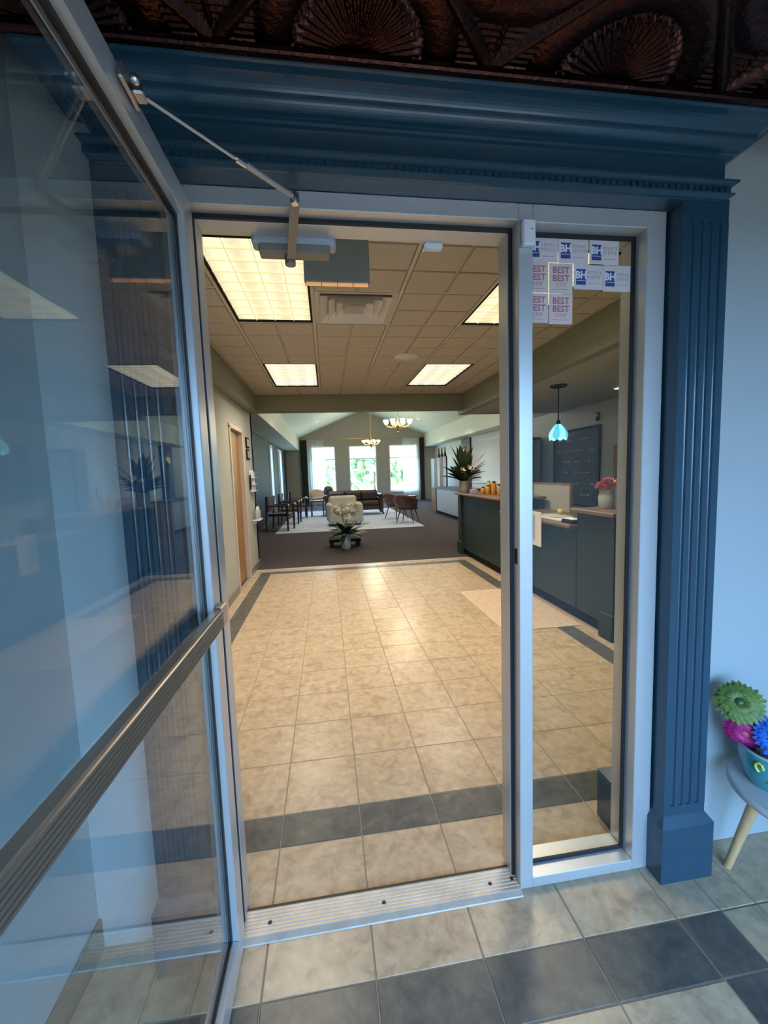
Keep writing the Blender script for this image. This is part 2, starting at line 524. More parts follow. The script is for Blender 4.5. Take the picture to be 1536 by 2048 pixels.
for (a, b) in ((DC1, 1.682), (1.682, 1.998), (1.998, 2.30)):
    tile(fv, a, b, V1, 0.05, M['tile'], 'b')
    tile(fv, a, b, V2, V1, M['tile'], 'b')
    for j in range(7):
        tile(fv, a, b, max(-2.43, V2 - (j + 1) * TS), V2 - j * TS, M['tile'], 'b')

fg = MB().box(-1.6, 5.95, 5.215, 19.1, -0.06, 0.002).obj('floor', M['carpet'])
tag(fg, 'brown mauve carpet of the sitting room beyond the tiles', 'floor', kind='structure')

# ------------------------------------------------------------------ vestibule shell
def wall(name, label, m, *boxes):
    b = MB()
    for q in boxes: b.box(*q)
    return tag(b.obj(name, m), label, 'wall', kind='structure')


CZ = 2.362
wall('wall_front', 'pale blue grey vestibule wall around the door surround', M['wall_blue'],
     (-0.37, 0.0, 0.05, 0.115, 0, 2.75), (1.44, 2.30, 0.05, 0.115, 0, 2.75), (0.0, 1.44, 0.05, 0.115, 2.178, 2.75))
wall('wall_left', 'vestibule side wall seen through the open glass door', M['wall_blue'], (-0.45, -0.37, -2.5, 0.05, 0, 2.755))
wall('wall_right', 'vestibule side wall beyond the plant stand', M['wall_blue'], (2.30, 2.38, -2.5, 0.05, 0, 2.755))
wall('wall_back', 'vestibule street wall with the entrance opening', M['wall_blue'],
     (-0.45, 0.05, -2.55, -2.42, 0, 2.758), (2.25, 2.38, -2.55, -2.42, 0, 2.758), (0.05, 2.25, -2.55, -2.42, 2.12, 2.758))
bb = MB().box(-0.37, -0.36, -2.4, 0.05, 0, 0.10, 0.003).obj('baseboard_left', M['taupe'])
tag(bb, 'dark vinyl base strip along the left vestibule wall', 'baseboard', kind='structure')
# street entrance: aluminium mullions and glass
ew = struct('window_2', 'glazed street entrance behind the viewer', 'window')
eb = MB()
for x in (0.05, 1.12, 2.19): eb.box(x, x + 0.06, -2.50, -2.44, 0.0, 2.12)
for z in (0.0, 2.06): eb.box(0.05, 2.25, -2.50, -2.44, z, z + 0.06)
eb.obj('frame', M['alum'], ew)
for x in (0.11, 1.18): MB().box(x, x + 1.01, -2.473, -2.467, 0.06, 2.06).obj('pane', M['winglass'], ew)

# stamped tin ceiling
ct = struct('ceiling', 'dark copper stamped tin ceiling panels with fan pattern', 'ceiling')
MB().box(-0.45, 2.38, -2.55, -0.150, CZ + 0.022, CZ + 0.08).obj('backing', M['black'], ct)


def tin_height(u, v):
    """u, v in 0..1 over one panel; fans rise from the middle of the wall edge and hang from the corners"""
    h = 0.0
    uu = u - 0.5
    for (cx, cy, sgn) in ((0.5, 0.0, 1), (0.0, 0.5, 1), (1.0, 0.5, 1), (0.5, 1.0, 1)):
        dx, dy = u - cx, (v - cy)
        r = math.hypot(dx, dy)
        a = math.atan2(dy, dx)
        if r < 0.235:
            tooth = 0.215 + 0.018 * math.cos(a * 44)
            if r < tooth:
                h = max(h, 0.010 + 0.0022 * math.cos(a * 44) * min(1, r / 0.1))
        if 0.235 <= r < 0.36:
            h = max(h, 0.010 * math.sin((r - 0.235) / 0.125 * PI) ** 0.8)
    if h == 0:
        h = 0.0022 * math.cos(v * 2 * PI * 46) * (1 if abs(uu) > 0.02 else 0)
    # crossing diagonal ribs
    for t in (u - v, u + v - 1):
        d = abs(t) / 1.414
        if d < 0.028: h = max(h, 0.016 * math.cos(d / 0.028 * PI / 2))
    e = min(u, v, 1 - u, 1 - v)
    if e < 0.012: h = max(h, 0.006 * math.cos(e / 0.012 * PI / 2))
    return h


PW = 0.632
NG = 240
tv, tf = [], []
for j in range(NG + 1):
    for i in range(NG + 1):
        u, v = i / NG, j / NG
        tv.append((u * PW, -v * PW, CZ + 0.018 - tin_height(u, v)))
for j in range(NG):
    for i in range(NG):
        a = j * (NG + 1) + i
        tf.append((a, a + 1, a + NG + 2, a + NG + 1))
tin_me = MB().add(tv, tf, True).mesh('tin_panel')
tin_me.materials.append(M['tin'])
for i in range(1, 6):
    for j in range(4):
        link('tin_panel', tin_me, None, ct, (-1.084 + i * PW, -0.160 - j * PW, 0))
MB().box(-0.37, 2.3, -0.175, -0.150, CZ - 0.012, CZ + 0.006, 0.004).obj('edge_trim', M['tin'], ct)

# ------------------------------------------------------------------ teal surround: cornice, pilasters
cr = struct('trim_1', 'teal painted cornice with crown moulding and dentils over the doorway', 'cornice')
XA, XB = -0.135, 1.575
MB().box(XA, XB, -0.058, 0.049, 2.178, 2.30, 0.002).obj('frieze_board', M['teal'], cr)


def mitred(prof, xa, xb, y0, yw):
    """moulding profile (projection, z) run along x with 45 degree returns to the wall at both ends"""
    n = len(prof)
    vs = []
    for p, z in prof: vs.append((xa - p, yw, z))
    for p, z in prof: vs.append((xa - p, y0 - p, z))
    for p, z in prof: vs.append((xb + p, y0 - p, z))
    for p, z in prof: vs.append((xb + p, yw, z))
    fs = []
    for k in range(3):
        for i in range(n - 1):
            a, b = k * n + i, k * n + i + 1
            fs.append((a, a + n, b + n, b))
    return MB().add(vs, fs, False)


crown = [(0.0, 2.266), (0.010, 2.268), (0.012, 2.276), (0.018, 2.279)]
for i in range(9):
    t = i / 8 * PI / 2
    crown.append((0.018 + 0.040 * math.sin(t) * 0.75 + 0.0, 2.281 + 0.030 * (1 - math.cos(t))))
for i in range(1, 9):
    t = i / 8 * PI / 2
    crown.append((0.048 + 0.046 * (1 - math.cos(t)), 2.311 + 0.030 * math.sin(t)))
crown += [(0.100, 2.343), (0.102, 2.362), (0.0, 2.362)]
crown = [(p, 2.362 - (2.362 - z) * 0.80) for p, z in crown]
mitred(crown, XA, XB, -0.058, 0.049).obj('crown_moulding', M['teal'], cr)
bandp = [(0, 2.188), (0.006, 2.190), (0.017, 2.198), (0.018, 2.203), (0.010, 2.206), (0.010, 2.226), (0.013, 2.228), (0.024, 2.236), (0.025, 2.243), (0.0, 2.245)]
bandp = [(p, 2.1785 + (z - 2.188) * 0.80) for p, z in bandp]
mitred(bandp, XA, XB, -0.058, 0.049).obj('dentil_band', M['teal'], cr)
dm = MB().box(-0.0075, 0.0075, -0.005, 0.0, 0, 0.0135, 0.001).mesh('dentil')
for i in range(86):
    link('dentil', dm, M['teal'], cr, (XA - 0.01 + i * 0.0202, -0.068, 2.1940))


def pilaster(name, x0, x1, yf, yb, label, flutes=True, top=2.19, e=0.017):
    p = struct(name, label, 'pilaster')
    s = 1 if yf < yb else -1
    if flutes:
        # shaft front with five sunk flutes
        n = 4
        w = x1 - x0
        prof = [(x0, yb), (x0, yf)]
        fw_, m0 = 0.016, 0.024
        pitch_ = (w - 2 * m0 - fw_) / (n - 1)
        for k in range(n):
            c = x0 + m0 + fw_ / 2 + k * pitch_
            for q in range(7):
                t = -1 + 2 * q / 6
                prof.append((c + t * fw_ / 2, yf + s * 0.007 * math.sqrt(max(0, 1 - t * t))))
        prof += [(x1, yf), (x1, yb)]
        MB().prism(prof, 'z', 0.265, 2.125).obj('fluted_shaft', M['teal'], p)
        MB().box(x0, x1, yf, yb, 2.125, top, 0.001).obj('cap_block', M['teal'], p)
        MB().box(x0, x1, yf, yb, 0.20, 0.265, 0.001).obj('foot_block', M['teal'], p)
    else:
        MB().box(x0, x1, yf, yb, 0.2, top, 0.002).obj('shaft', M['teal'], p)
    yf2 = yf - s * e
    MB().box(x0 - e, x1 + e + 0.006, yf2, yb, 0.0, 0.200, 0.002).obj('plinth', M['teal'], p)
    MB().add([(x0 - e, yf2, .2), (x1 + e + .006, yf2, .2), (x1, yf, .232), (x0, yf, .232), (x0 - e, yb, .2), (x1 + e + .006, yb, .2), (x1, yb, .232), (x0, yb, .232)],
             [(0, 1, 2, 3), (1, 5, 6, 2), (5, 4, 7, 6), (4, 0, 3, 7), (3, 2, 6, 7)]).obj('plinth_cap', M['teal'], p)
    return p


pilaster('trim_2', 1.447, 1.602, -0.050, 0.049, 'teal fluted pilaster on plinth right of the sidelight')
pilaster('trim_3', -0.150, -0.006, -0.050, 0.049, 'teal fluted pilaster seen through the open glass door')
pilaster('trim_4', 1.452, 1.600, 0.190, 0.131, 'dark teal pilaster on the lobby side seen through the sidelight', e=0.045)

# ------------------------------------------------------------------ aluminium door frame + sidelight
df = struct('trim_5', 'aluminium door frame with header, jamb and mullion', 'door frame')
MB().box(0.0, 0.045, 0.0, 0.114, 0, 2.178, 0.002).obj('jamb', M['alum'], df)
MB().box(0.045, 0.962, 0.0, 0.114, 2.132, 2.178, 0.002).obj('header', M['alum'], df)
MB().box(0.962, 1.007, 0.0, 0.114, 0, 2.178, 0.002).obj('mullion', M['alum'], df)
MB().box(0.950, 0.962, 0.050, 0.114, 0.012, 2.132, 0.001).obj('door_stop', M['alum'], df)
MB().box(0.045, 0.057, 0.050, 0.114, 0.012, 2.132, 0.001).obj('door_stop', M['alum'], df)
MB().box(0.057, 0.950, 0.050, 0.114, 2.120, 2.132, 0.001).obj('door_stop', M['alum'], df)
MB().box(0.953, 0.962, 0.040, 0.0495, 0.012, 2.132).obj('weather_seal', M['gasket'], df)
MB().box(0.045, 0.055, 0.040, 0.0495, 0.012, 2.132).obj('weather_seal', M['gasket'], df)
MB().box(0.055, 0.953, 0.040, 0.0495, 2.121, 2.132).obj('weather_seal', M['gasket'], df)
MB().box(0.9605, 0.9622, 0.015, 0.030, 1.115, 1.165).obj('strike_slot', M['black'], df)

th = struct('trim_6', 'ridged aluminium threshold plate with screws', 'threshold')
prof = [(-0.024, 0.0), (-0.022, 0.004), (-0.008, 0.011)]
y = -0.006
while y < 0.066:
    prof += [(y, 0.0125), (y + 0.006, 0.0125), (y + 0.007, 0.0108), (y + 0.0105, 0.0108)]
    y += 0.0115
prof += [(0.073, 0.0125), (0.075, 0.006), (0.075, 0.0)]
MB().prism(prof, 'x', 0.047, 0.961).obj('plate', M['alum2'], th)
MB().box(0.047, 0.961, 0.0752, 0.083, 0.0, 0.010).obj('seal_strip', M['gasket'], th)
for x, yy in ((0.135, 0.026), (0.50, 0.026), (0.865, 0.026), (0.945, 0.030)):
    MB().lathe([(0.0065, 0.0105), (0.0065, 0.0132), (0.004, 0.0142)], (x, yy, 0), 10).obj('screw', M['gasket'], th)

sl = struct('window_1', 'tall sidelight pane in aluminium frame with stickers near its top', 'window')
MB().box(1.007, 1.376, 0.0, 0.114, 0, 0.037, 0.002).obj('sill', M['alum'], sl)
MB().box(1.376, 1.440, 0.0, 0.114, 0, 2.178, 0.002).obj('jamb', M['alum'], sl)
MB().box(1.007, 1.376, 0.0, 0.114, 2.128, 2.178, 0.002).obj('head', M['alum'], sl)
MB().box(1.013, 1.370, 0.054, 0.060, 0.043, 2.122).obj('pane', M['glass'], sl)
for b in ((1.007, 1.376, 0.037, 0.050), (1.007, 1.376, 2.115, 2.128), (1.007, 1.019, 0.050, 2.115), (1.364, 1.376, 0.050, 2.115)):
    MB().box(b[0], b[1], 0.046, 0.0535, b[2], b[3], 0.001).obj('gasket', M['gasket'], sl)

# ------------------------------------------------------------------ open glass door
dr = struct('door_1', 'open aluminium-framed glass door with ridged push bar', 'door', (0.045, -0.012, 0))
dr.rotation_euler = (0, 0, math.radians(-90.9))
DW, Z0, Z1, ST = 0.910, 0.014, 2.122, 0.062
T = 0.022
MB().box(0, ST, -T, T, Z0, Z1, 0.002).obj('hinge_stile', M['alum'], dr)
MB().box(DW - ST, DW, -T, T, Z0, Z1, 0.002).obj('lock_stile', M['alum'], dr)
MB().box(ST, DW - ST, -T, T, Z1 - 0.062, Z1, 0.002).obj('top_rail', M['alum'], dr)
MB().box(ST, DW - ST, -T, T, Z0, Z0 + 0.075, 0.002).obj('bottom_rail', M['alum'], dr)
MB().box(ST - 0.004, DW - ST + 0.004, -0.006, 0.0, Z0 + 0.07, Z1 - 0.058).obj('pane', M['glass'], dr)
g0, g1 = Z0 + 0.075, Z1 - 0.062
for s in (1, -1):
    ya, yb = (0.0002, 0.0045) if s > 0 else (-0.0105, -0.0062)
    for b in ((ST, ST + 0.011, g0, g1), (DW - ST - 0.011, DW - ST, g0, g1), (ST + 0.011, DW - ST - 0.011, g0, g0 + 0.011), (ST + 0.011, DW - ST - 0.011, g1 - 0.011, g1)):
        MB().box(b[0], b[1], ya, yb, b[2], b[3]).obj('gasket', M['gasket'], dr)
pb = [(T, 1.020), (T + 0.018, 1.020)]
z = 1.022
while z < 1.068:
    pb += [(T + 0.022, z), (T + 0.0235, z + 0.0025), (T + 0.022, z + 0.005), (T + 0.019, z + 0.006)]
    z += 0.0078
pb += [(T + 0.018, 1.072), (T, 1.072)]
bar = MB().prism(pb, 'x', 0.058, DW - 0.058).obj('push_bar', M['bar'], dr)
for x in (0.012, DW - 0.0725):
    MB().box(x, x + 0.0605, T, T + 0.020, 1.016, 1.076, 0.004).obj('bar_bracket', M['bar'], dr)
MB().box(-0.006, 0.03, -0.018, 0.018, 0.0128, 0.0139).obj('pivot_plate', M['steel'], dr)

# door closer: body on the lobby side of the header, lever, rod and shoe
dc = thing('door_closer', 'grey overhead door closer with long jointed arm to open door', 'door closer')
MB().box(0.192, 0.440, 0.1145, 0.170, 2.103, 2.158, 0.006).obj('body', M['lav'], dc)
MB().box(0.212, 0.420, 0.1145, 0.164, 2.078, 2.103, 0.004).obj('valve_block', M['taupe'], dc)
MB().lathe([(0.016, 2.070), (0.016, 2.092), (0.012, 2.096)], (0.30, 0.150, -0.012), 16).obj('pinion', M['taupe'], dc)
lv = MB()
a, b = Vector((0.300, 0.160, 2.066)), Vector((0.333, -0.088, 2.100))
lv.quadbar(a, b, 0.024, 0.009)
lv.obj('lever', M['taupe'], dc)
MB().lathe([(0.009, 2.088), (0.011, 2.096), (0.011, 2.112), (0.007, 2.116)], (0.333, -0.088, 0), 12).obj('elbow_joint', M['steel'], dc)
e1, e2 = Vector((0.333, -0.088, 2.104)), Vector((0.086, -0.345, 2.100))
md = e1.lerp(e2, 0.42)
rod = MB().tube([e1, md], 0.0065, 8)
rod.obj('rod', M['alum2'], dc)
MB().tube([md, e2], 0.0042, 8).obj('threaded_rod', M['steel'], dc)
MB().tube([e1.lerp(e2, 0.40), e1.lerp(e2, 0.47)], 0.008, 6).obj('lock_nut', M['steel'], dc)
sh = MB().box(0.066, 0.074, -0.395, -0.325, 2.088, 2.114, 0.002)
sh.box(0.074, 0.092, -0.362, -0.335, 2.092, 2.110, 0.003)
sh.obj('shoe', M['steel'], dc)
MB().ball((0.086, -0.375, 2.101), 0.0085).obj('ball_joint', M['steel'], dc)

ms = thing('door_contact_sensor', 'small white door sensor under the header middle', 'sensor')
MB().box(0.712, 0.770, 0.1145, 0.140, 2.106, 2.124, 0.003).obj('housing', M['white'], ms)
MB().box(0.708, 0.716, 0.1145, 0.140, 2.104, 2.118, 0.002).obj('tab', M['steel'], ms)
wb = thing('wall_sensor_box', 'white sensor box at the top of the mullion', 'sensor')
MB().box(0.967, 1.006, -0.022, -0.0005, 2.055, 2.125, 0.004).obj('housing', M['white'], wb)
MB().lathe([(0.003, 0), (0.003, 0.0015)], (0, 0, 0), 8).obj('screw', M['steel'], wb, (0.992, -0.0235, 2.095))

# ------------------------------------------------------------------ window stickers
YG = 0.0535
bh = text_mesh('BH', 0.030, 0.0012)
best = text_mesh('BEST', 0.0265, 0.0006)
bh.materials.append(M['paper'])
best.materials.append(M['ink_red'])
RX = math.radians(90)


def decal(name, me, m, parent, x, z, dy):
    o = link(name, me, m, parent, (x, dy, z))
    o.rotation_euler = (RX, 0, 0)
    return o


def navy_sticker(x, z, w, h, label):
    s = thing('sticker', label, 'sticker', (x, YG, z), group='stickers on the sidelight')
    MB().box(-w / 2, w / 2, -0.0009, -0.0002, -h / 2, h / 2).obj('card', M['film'], s)
    em = MB().box(-w / 2 + 0.008, -w / 2 + 0.040, -0.0014, -0.0010, -0.024, 0.022).obj('emblem', M['ink_blue'], s)
    t = decal('lettering', bh, None, em, -w / 2 + 0.024, 0.004, -0.0018)
    MB().box(-w / 2 + 0.0105, -w / 2 + 0.0375, -0.0018, -0.0015, -0.0125, -0.0112).obj('emblem_line', M['paper'], em)
    rnd = random.Random(int(x * 1000 + z * 77))
    for zz in (0.012, -0.002):
        g = MB()
        xx = -w / 2 + 0.047
        while xx < w / 2 - 0.008:
            lw = rnd.choice((0.004, 0.005, 0.006))
            g.box(xx, xx + 0.0013, -0.0013, -0.0010, zz - 0.005, zz + 0.005)
            if rnd.random() < 0.7: g.box(xx, xx + lw, -0.0013, -0.0010, zz + 0.0037, zz + 0.005)
            if rnd.random() < 0.5: g.box(xx, xx + lw * 0.8, -0.0013, -0.0010, zz - 0.001, zz + 0.0003)
            xx += lw + 0.0025
        g.obj('print_line', M['ink_grey'], s)
    MB().box(-w / 2 + 0.047, w / 2 - 0.012, -0.0012, -0.0010, -0.021, -0.0198).obj('print_rule', M['ink_grey'], s)


def red_sticker(x, z, w, h, label):
    s = thing('sticker', label, 'sticker', (x, YG, z), group='stickers on the sidelight')
    MB().box(-w / 2, w / 2, -0.0009, -0.0002, -h / 2, h / 2).obj('card', M['film_pink'], s)
    decal('lettering', best, None, s, 0, 0.024, -0.0014)
    decal('lettering', best, None, s, 0, 0.000, -0.0014)
    rnd = random.Random(int(x * 913 + z * 31))
    g = MB()
    for k in range(3):
        xx = -0.016 + k * 0.0125
        g.box(xx, xx + 0.0013, -0.0013, -0.0010, -0.024, -0.014)
        g.box(xx, xx + 0.007, -0.0013, -0.0010, -0.0153, -0.014)
        g.box(xx + 0.0057, xx + 0.007, -0.0013, -0.0010, -0.024, -0.014)
    g.obj('print_line', M['ink_red'], s)
    MB().box(-w / 2 + 0.012, w / 2 - 0.012, -0.0012, -0.0010, -0.033, -0.0318).obj('print_rule', M['ink_grey'], s)


navy_sticker(1.066, 2.083, 0.100, 0.076, 'navy emblem sticker in top row beside the mullion')
navy_sticker(1.168, 2.082, 0.100, 0.076, 'navy emblem sticker in the middle of the top row')
navy_sticker(1.272, 2.080, 0.100, 0.078, 'navy emblem sticker at right end of the top row')
navy_sticker(1.219, 2.006, 0.098, 0.076, 'navy emblem sticker left of two in the second row')
navy_sticker(1.318, 2.003, 0.097, 0.078, 'navy emblem sticker at far right of the second row')
red_sticker(1.048, 2.000, 0.074, 0.090, 'pink sticker reading BEST BEST in second row by mullion')
red_sticker(1.127, 1.998, 0.078, 0.090, 'pink sticker reading BEST BEST in second row away from mullion')
red_sticker(1.048, 1.909, 0.074, 0.088, 'pink sticker reading BEST BEST in bottom row by mullion')
red_sticker(1.127, 1.907, 0.078, 0.090, 'pink sticker reading BEST BEST in bottom row away from mullion')

# ------------------------------------------------------------------ plant stand with potted flowers (right edge)
ps = thing('plant_stand', 'small round plant stand with pale splayed wooden legs', 'plant stand', (1.850, -0.165, 0))
MB().lathe([(0.180, 0.322), (0.197, 0.330), (0.200, 0.340), (0.198, 0.350), (0.190, 0.352)], n=40).obj('tabletop', M['table_white'], ps)
for k in range(3):
    t = math.radians(140 + 120 * k)
    lg = MB().quadbar((0.186 * math.cos(t), 0.186 * math.sin(t), 0), (0.110 * math.cos(t), 0.110 * math.sin(t), 0.322), 0.024, None, 10, 0.036)
    lg.obj('leg', M['wood_pale'], ps)

pot = thing('flower_pot', 'turquoise glazed pot with yellow scrolls on the plant stand', 'pot', (1.800, -0.110, 0.352))
pot.scale = (1, 1, 0.84)
MB().lathe([(0.070, 0), (0.086, 0.03), (0.098, 0.09), (0.103, 0.14), (0.104, 0.150), (0.096, 0.151), (0.092, 0.135)], n=32, cap=False).obj('body', M['turq'], pot)
MB().lathe([(0.0001, 0.134), (0.093, 0.134)], n=24, cap=False).obj('soil', M['wood_dark'], pot)
MB().lathe([(0.1035, 0.143), (0.1068, 0.147), (0.1035, 0.152)], n=32, cap=False).obj('rim', M['lav'], pot)


def on_pot(a, z):
    r = 0.070 + (0.033) * min(1, z / 0.11) + 0.003
    return (r * math.cos(a), r * math.sin(a), z)


for k in range(5):
    a0 = math.radians(196 + k * 40)
    sc_ = MB().tube([on_pot(a0 + 0.10 * math.cos(q), 0.105 + 0.020 * math.sin(q)) for q in [i * 0.55 for i in range(9)]], 0.0040, 6)
    sc_.obj('scroll', M['yellow'], pot)
    MB().tube([on_pot(a0 + 0.15 + 0.08 * q, 0.045 + 0.012 * math.sin(q * 3)) for q in [i * 0.3 for i in range(6)]], 0.0035, 6).obj('scroll', M['fl_green'], pot)


def gerbera(name, label, c, facing, R, m, mc, stem_to, group):
    f = thing(name, label, 'flower', c, group=group)
    n = Vector(facing).normalized()
    a = n.orthogonal().normalized()
    b = n.cross(a)
    pm = MB()
    for ring, (r0, r1, lift, cnt) in enumerate(((0.12, 1.0, 0.10, 26), (0.10, 0.82, 0.26, 22), (0.08, 0.60, 0.40, 16))):
        for k in range(cnt):
            t = 2 * PI * (k + 0.5 * ring) / cnt
            d = a * math.cos(t) + b * math.sin(t)
            s = a * -math.sin(t) + b * math.cos(t)
            w = R * 0.105
            rr = R * r1 * random.uniform(0.93, 1.05)
            up0, up1, up2 = R * lift * 0.4, R * lift, R * lift * 0.75 - 0.02 * R
            p0, p1, p2, p3 = d * R * r0 + n * up0, d * rr * 0.55 + n * up1, d * rr * 0.88 + n * up2, d * rr + n * (up2 - 0.08 * R)
            pm.add([p0 - s * w * .35, p0 + s * w * .35, p1 + s * w, p2 + s * w * .85, p3, p2 - s * w * .85, p1 - s * w, p1 + n * R * .05],
                   [(0, 1, 7), (1, 2, 7), (2, 3, 7), (3, 4, 7), (4, 5, 7), (5, 6, 7), (6, 0, 7)], True)
    pm.obj('petals', m, f)
    cm = MB().ball((0, 0, 0), R * 0.20, 12, 6, 0.6)
    ce = cm.obj('centre', mc, f)
    ce.rotation_euler = n.to_track_quat('Z', 'Y').to_euler()
    ce.location = n * R * 0.22
    MB().tube([n * -0.004, (Vector(stem_to) - Vector(c)) * 0.5 - n * 0.02, Vector(stem_to) - Vector(c)], 0.0028, 6).obj('stem', M['leaf2'], f)
    return f


gerbera('gerbera', 'lime green artificial gerbera in turquoise pot', (1.712, -0.055, 0.610), (-0.62, -0.62, 0.62), 0.074, M['fl_green'], M['leaf2'], (1.820, -0.125, 0.49), 'pot flowers')
gerbera('gerbera', 'magenta artificial gerbera in turquoise pot', (1.725, -0.068, 0.515), (-0.75, -0.72, -0.10), 0.064, M['fl_mag'], M['fl_pink'], (1.820, -0.125, 0.49), 'pot flowers')
gerbera('gerbera', 'bright blue artificial gerbera in turquoise pot', (1.762, -0.150, 0.538), (-0.70, -0.75, 0.25), 0.072, M['fl_blue'], M['ink_blue'], (1.835, -0.130, 0.49), 'pot flowers')

# ------------------------------------------------------------------ lobby shell
CL = 2.70
wall('wall_left', 'pale lobby wall on the left with bulkhead above', M['wall_cream'],
     (-0.90, -0.76, 0.115, 4.03, 0, 2.75), (-0.90, -0.76, 4.77, 5.60, 0, 2.75), (-0.90, -0.76, 4.03, 4.77, 2.06, 2.75))
bkl = wall('wall_bulkhead', 'grey green bulkhead along the top of the left lobby wall', M['wall_olive'], (-0.76, -0.654, 0.115, 5.55, 2.40, 2.75))
bkr = wall('wall_bulkhead', 'olive bulkhead running above the reception counter', M['wall_olive'], (2.67, 2.78, 0.115, 5.75, 2.37, 2.75))
wall('wall_beam', 'olive beam across the end of the tiled lobby', M['wall_olive'], (-0.76, 2.67, 5.55, 5.75, 2.44, 2.75))
wall('wall_staff', 'pale wall behind the reception counter', M['wall_cream'], (4.5, 4.62, 0.115, 6.6, 0, 2.4), (4.5, 5.95, 6.6, 6.7, 0, 2.7))
wall('wall_entry', 'lobby side of the entrance wall beyond the sidelight', M['wall_olive'], (1.44, 4.6, 0.1155, 0.13, 0, 2.75), (-0.9, 0.0, 0.1155, 0.13, 0, 2.75), (0.0, 1.44, 0.1155, 0.13, 2.18, 2.75))
tag(MB().box(2.78, 4.62, 0.115, 5.75, 2.375, 2.45).obj('ceiling', M['wall_cream']), 'low painted ceiling over the reception staff area', 'ceiling', kind='structure')
bs = MB().box(-0.76, -0.748, 0.14, 4.0, 0.0, 0.10, 0.002).box(-0.76, -0.748, 4.80, 5.60, 0.0, 0.10, 0.002).obj('baseboard_lobby', M['taupe'])
tag(bs, 'grey vinyl baseboard along the left lobby wall', 'baseboard', kind='structure')

# suspended ceiling
sc = struct('ceiling', 'buff suspended tile ceiling of the lobby', 'ceiling')
MB().box(-0.76, 2.70, 0.10, 5.75, CL + 0.05, CL + 0.09).obj('slab', M['grid'], sc)
GP = 0.632
gx = [-0.654, -0.295, 0.337, 0.969, 1.601, 2.233, 2.67]
gy = [0.116, 0.557, 1.189, 1.821, 2.453, 3.085, 3.717, 4.349, 4.981, 5.55]
ctc = {}
lights_cells = {(1, 2), (1, 3), (1, 6), (1, 7), (4, 2), (4, 3), (4, 6), (4, 7)}
for i in range(6):
    for j in range(9):
        if (i, j) in lights_cells or (i, j) == (2, 3): continue
        w, d = gx[i + 1] - gx[i] - 0.018, gy[j + 1] - gy[j] - 0.018
        k = (round(w, 3), round(d, 3))
        if k not in ctc:
            b = MB().box(-w / 2, w / 2, -d / 2, d / 2, 0.008, 0.02)
            for sx in (0, 1):
                for sy in (0, 1):
                    xa, ya = -w / 2 + sx * w / 2, -d / 2 + sy * d / 2
                    if w < 0.4 and sx == 1: continue
                    xb = xa + (w / 2 if w >= 0.4 else w)
                    b.box(xa + 0.010, xb - 0.010, ya + 0.008, ya + d / 2 - 0.008, -0.006, 0.0085, 0.004)
            ctc[k] = b.mesh('ceiling_tile')
        link('ceiling_tile', ctc[k], M['ceil_tile'], sc, ((gx[i] + gx[i + 1]) / 2, (gy[j] + gy[j + 1]) / 2, CL))
for x in gx[1:-1]:
    MB().box(x - 0.011, x + 0.011, 0.116, 5.55, CL - 0.004, CL + 0.02).obj('grid_bar', M['grid'], sc)
for yv in gy[1:-1]:
    for i in range(6):
        if any((i, j) in lights_cells and (i, j + 1) in lights_cells and abs(gy[j + 1] - yv) < 1e-6 for j in range(8)): continue
        MB().box(gx[i] + 0.012, gx[i + 1] - 0.012, yv - 0.009, yv + 0.009, CL - 0.002, CL + 0.02).obj('grid_bar', M['grid'], sc)
MB().box(-0.654, -0.642, 0.116, 5.55, CL - 0.008, CL + 0.02).obj('edge_angle', M['grid'], sc)
MB().box(2.658, 2.67, 0.116, 5.55, CL - 0.008, CL + 0.02).obj('edge_angle', M['grid'], sc)


def troffer(xi, yi, label, m, energy, color):
    x, yc = (gx[xi] + gx[xi + 1]) / 2, gy[yi + 1]
    t = thing('ceiling_light', label, 'ceiling light', (x, yc, CL), group='recessed ceiling lights')
    w, d = 0.604, 1.236
    f = MB()
    f.box(-w / 2, -w / 2 + 0.014, -d / 2, d / 2, -0.004, 0.04).box(w / 2 - 0.014, w / 2, -d / 2, d / 2, -0.004, 0.04)
    f.box(-w / 2, w / 2, -d / 2, -d / 2 + 0.014, -0.004, 0.04).box(-w / 2, w / 2, d / 2 - 0.014, d / 2, -0.004, 0.04)
    f.obj('frame', M['black'], t)
    MB().box(-w / 2 + 0.014, w / 2 - 0.014, -d / 2 + 0.014, d / 2 - 0.014, 0.012, 0.022).obj('lens', m, t)
    r = MB()
    for k in range(1, 4):
        xx = -w / 2 + k * w / 4
        r.box(xx - 0.003, xx + 0.003, -d / 2 + 0.015, d / 2 - 0.015, 0.004, 0.0118)
    for k in range(1, 9):
        yy = -d / 2 + k * d / 9
        r.box(-w / 2 + 0.015, w / 2 - 0.015, yy - 0.003, yy + 0.003, 0.003, 0.0118)
    r.obj('lens_ribs', M['lattice'], t)
    l = area('tube_light', (0, 0, -0.012), (0, 0, 0), w - 0.04, d - 0.04, energy, color, 128)
    l.parent = t
    return t


WARM = (1.0, 0.86, 0.66)
troffer(1, 2, 'large lit ceiling light beside the door closer, left near', M['diff_warm'], 29, WARM)
troffer(4, 2, 'lit ceiling light partly behind the mullion, right near', M['diff_warm'], 29, WARM)
troffer(1, 6, 'lit ceiling light far left, near the beam', M['diff_cool'], 29, WARM)
troffer(4, 6, 'lit ceiling light far right, near the beam', M['diff_cool'], 29, WARM)

# square four-way air diffuser
vt = thing('air_vent', 'square stepped four-way air diffuser in ceiling beyond exit sign', 'vent', ((gx[2] + gx[3]) / 2, (gy[3] + gy[4]) / 2, CL))
MB().box(-0.30, 0.30, -0.30, 0.30, 0.055, 0.065).obj('plenum', M['black'], vt)


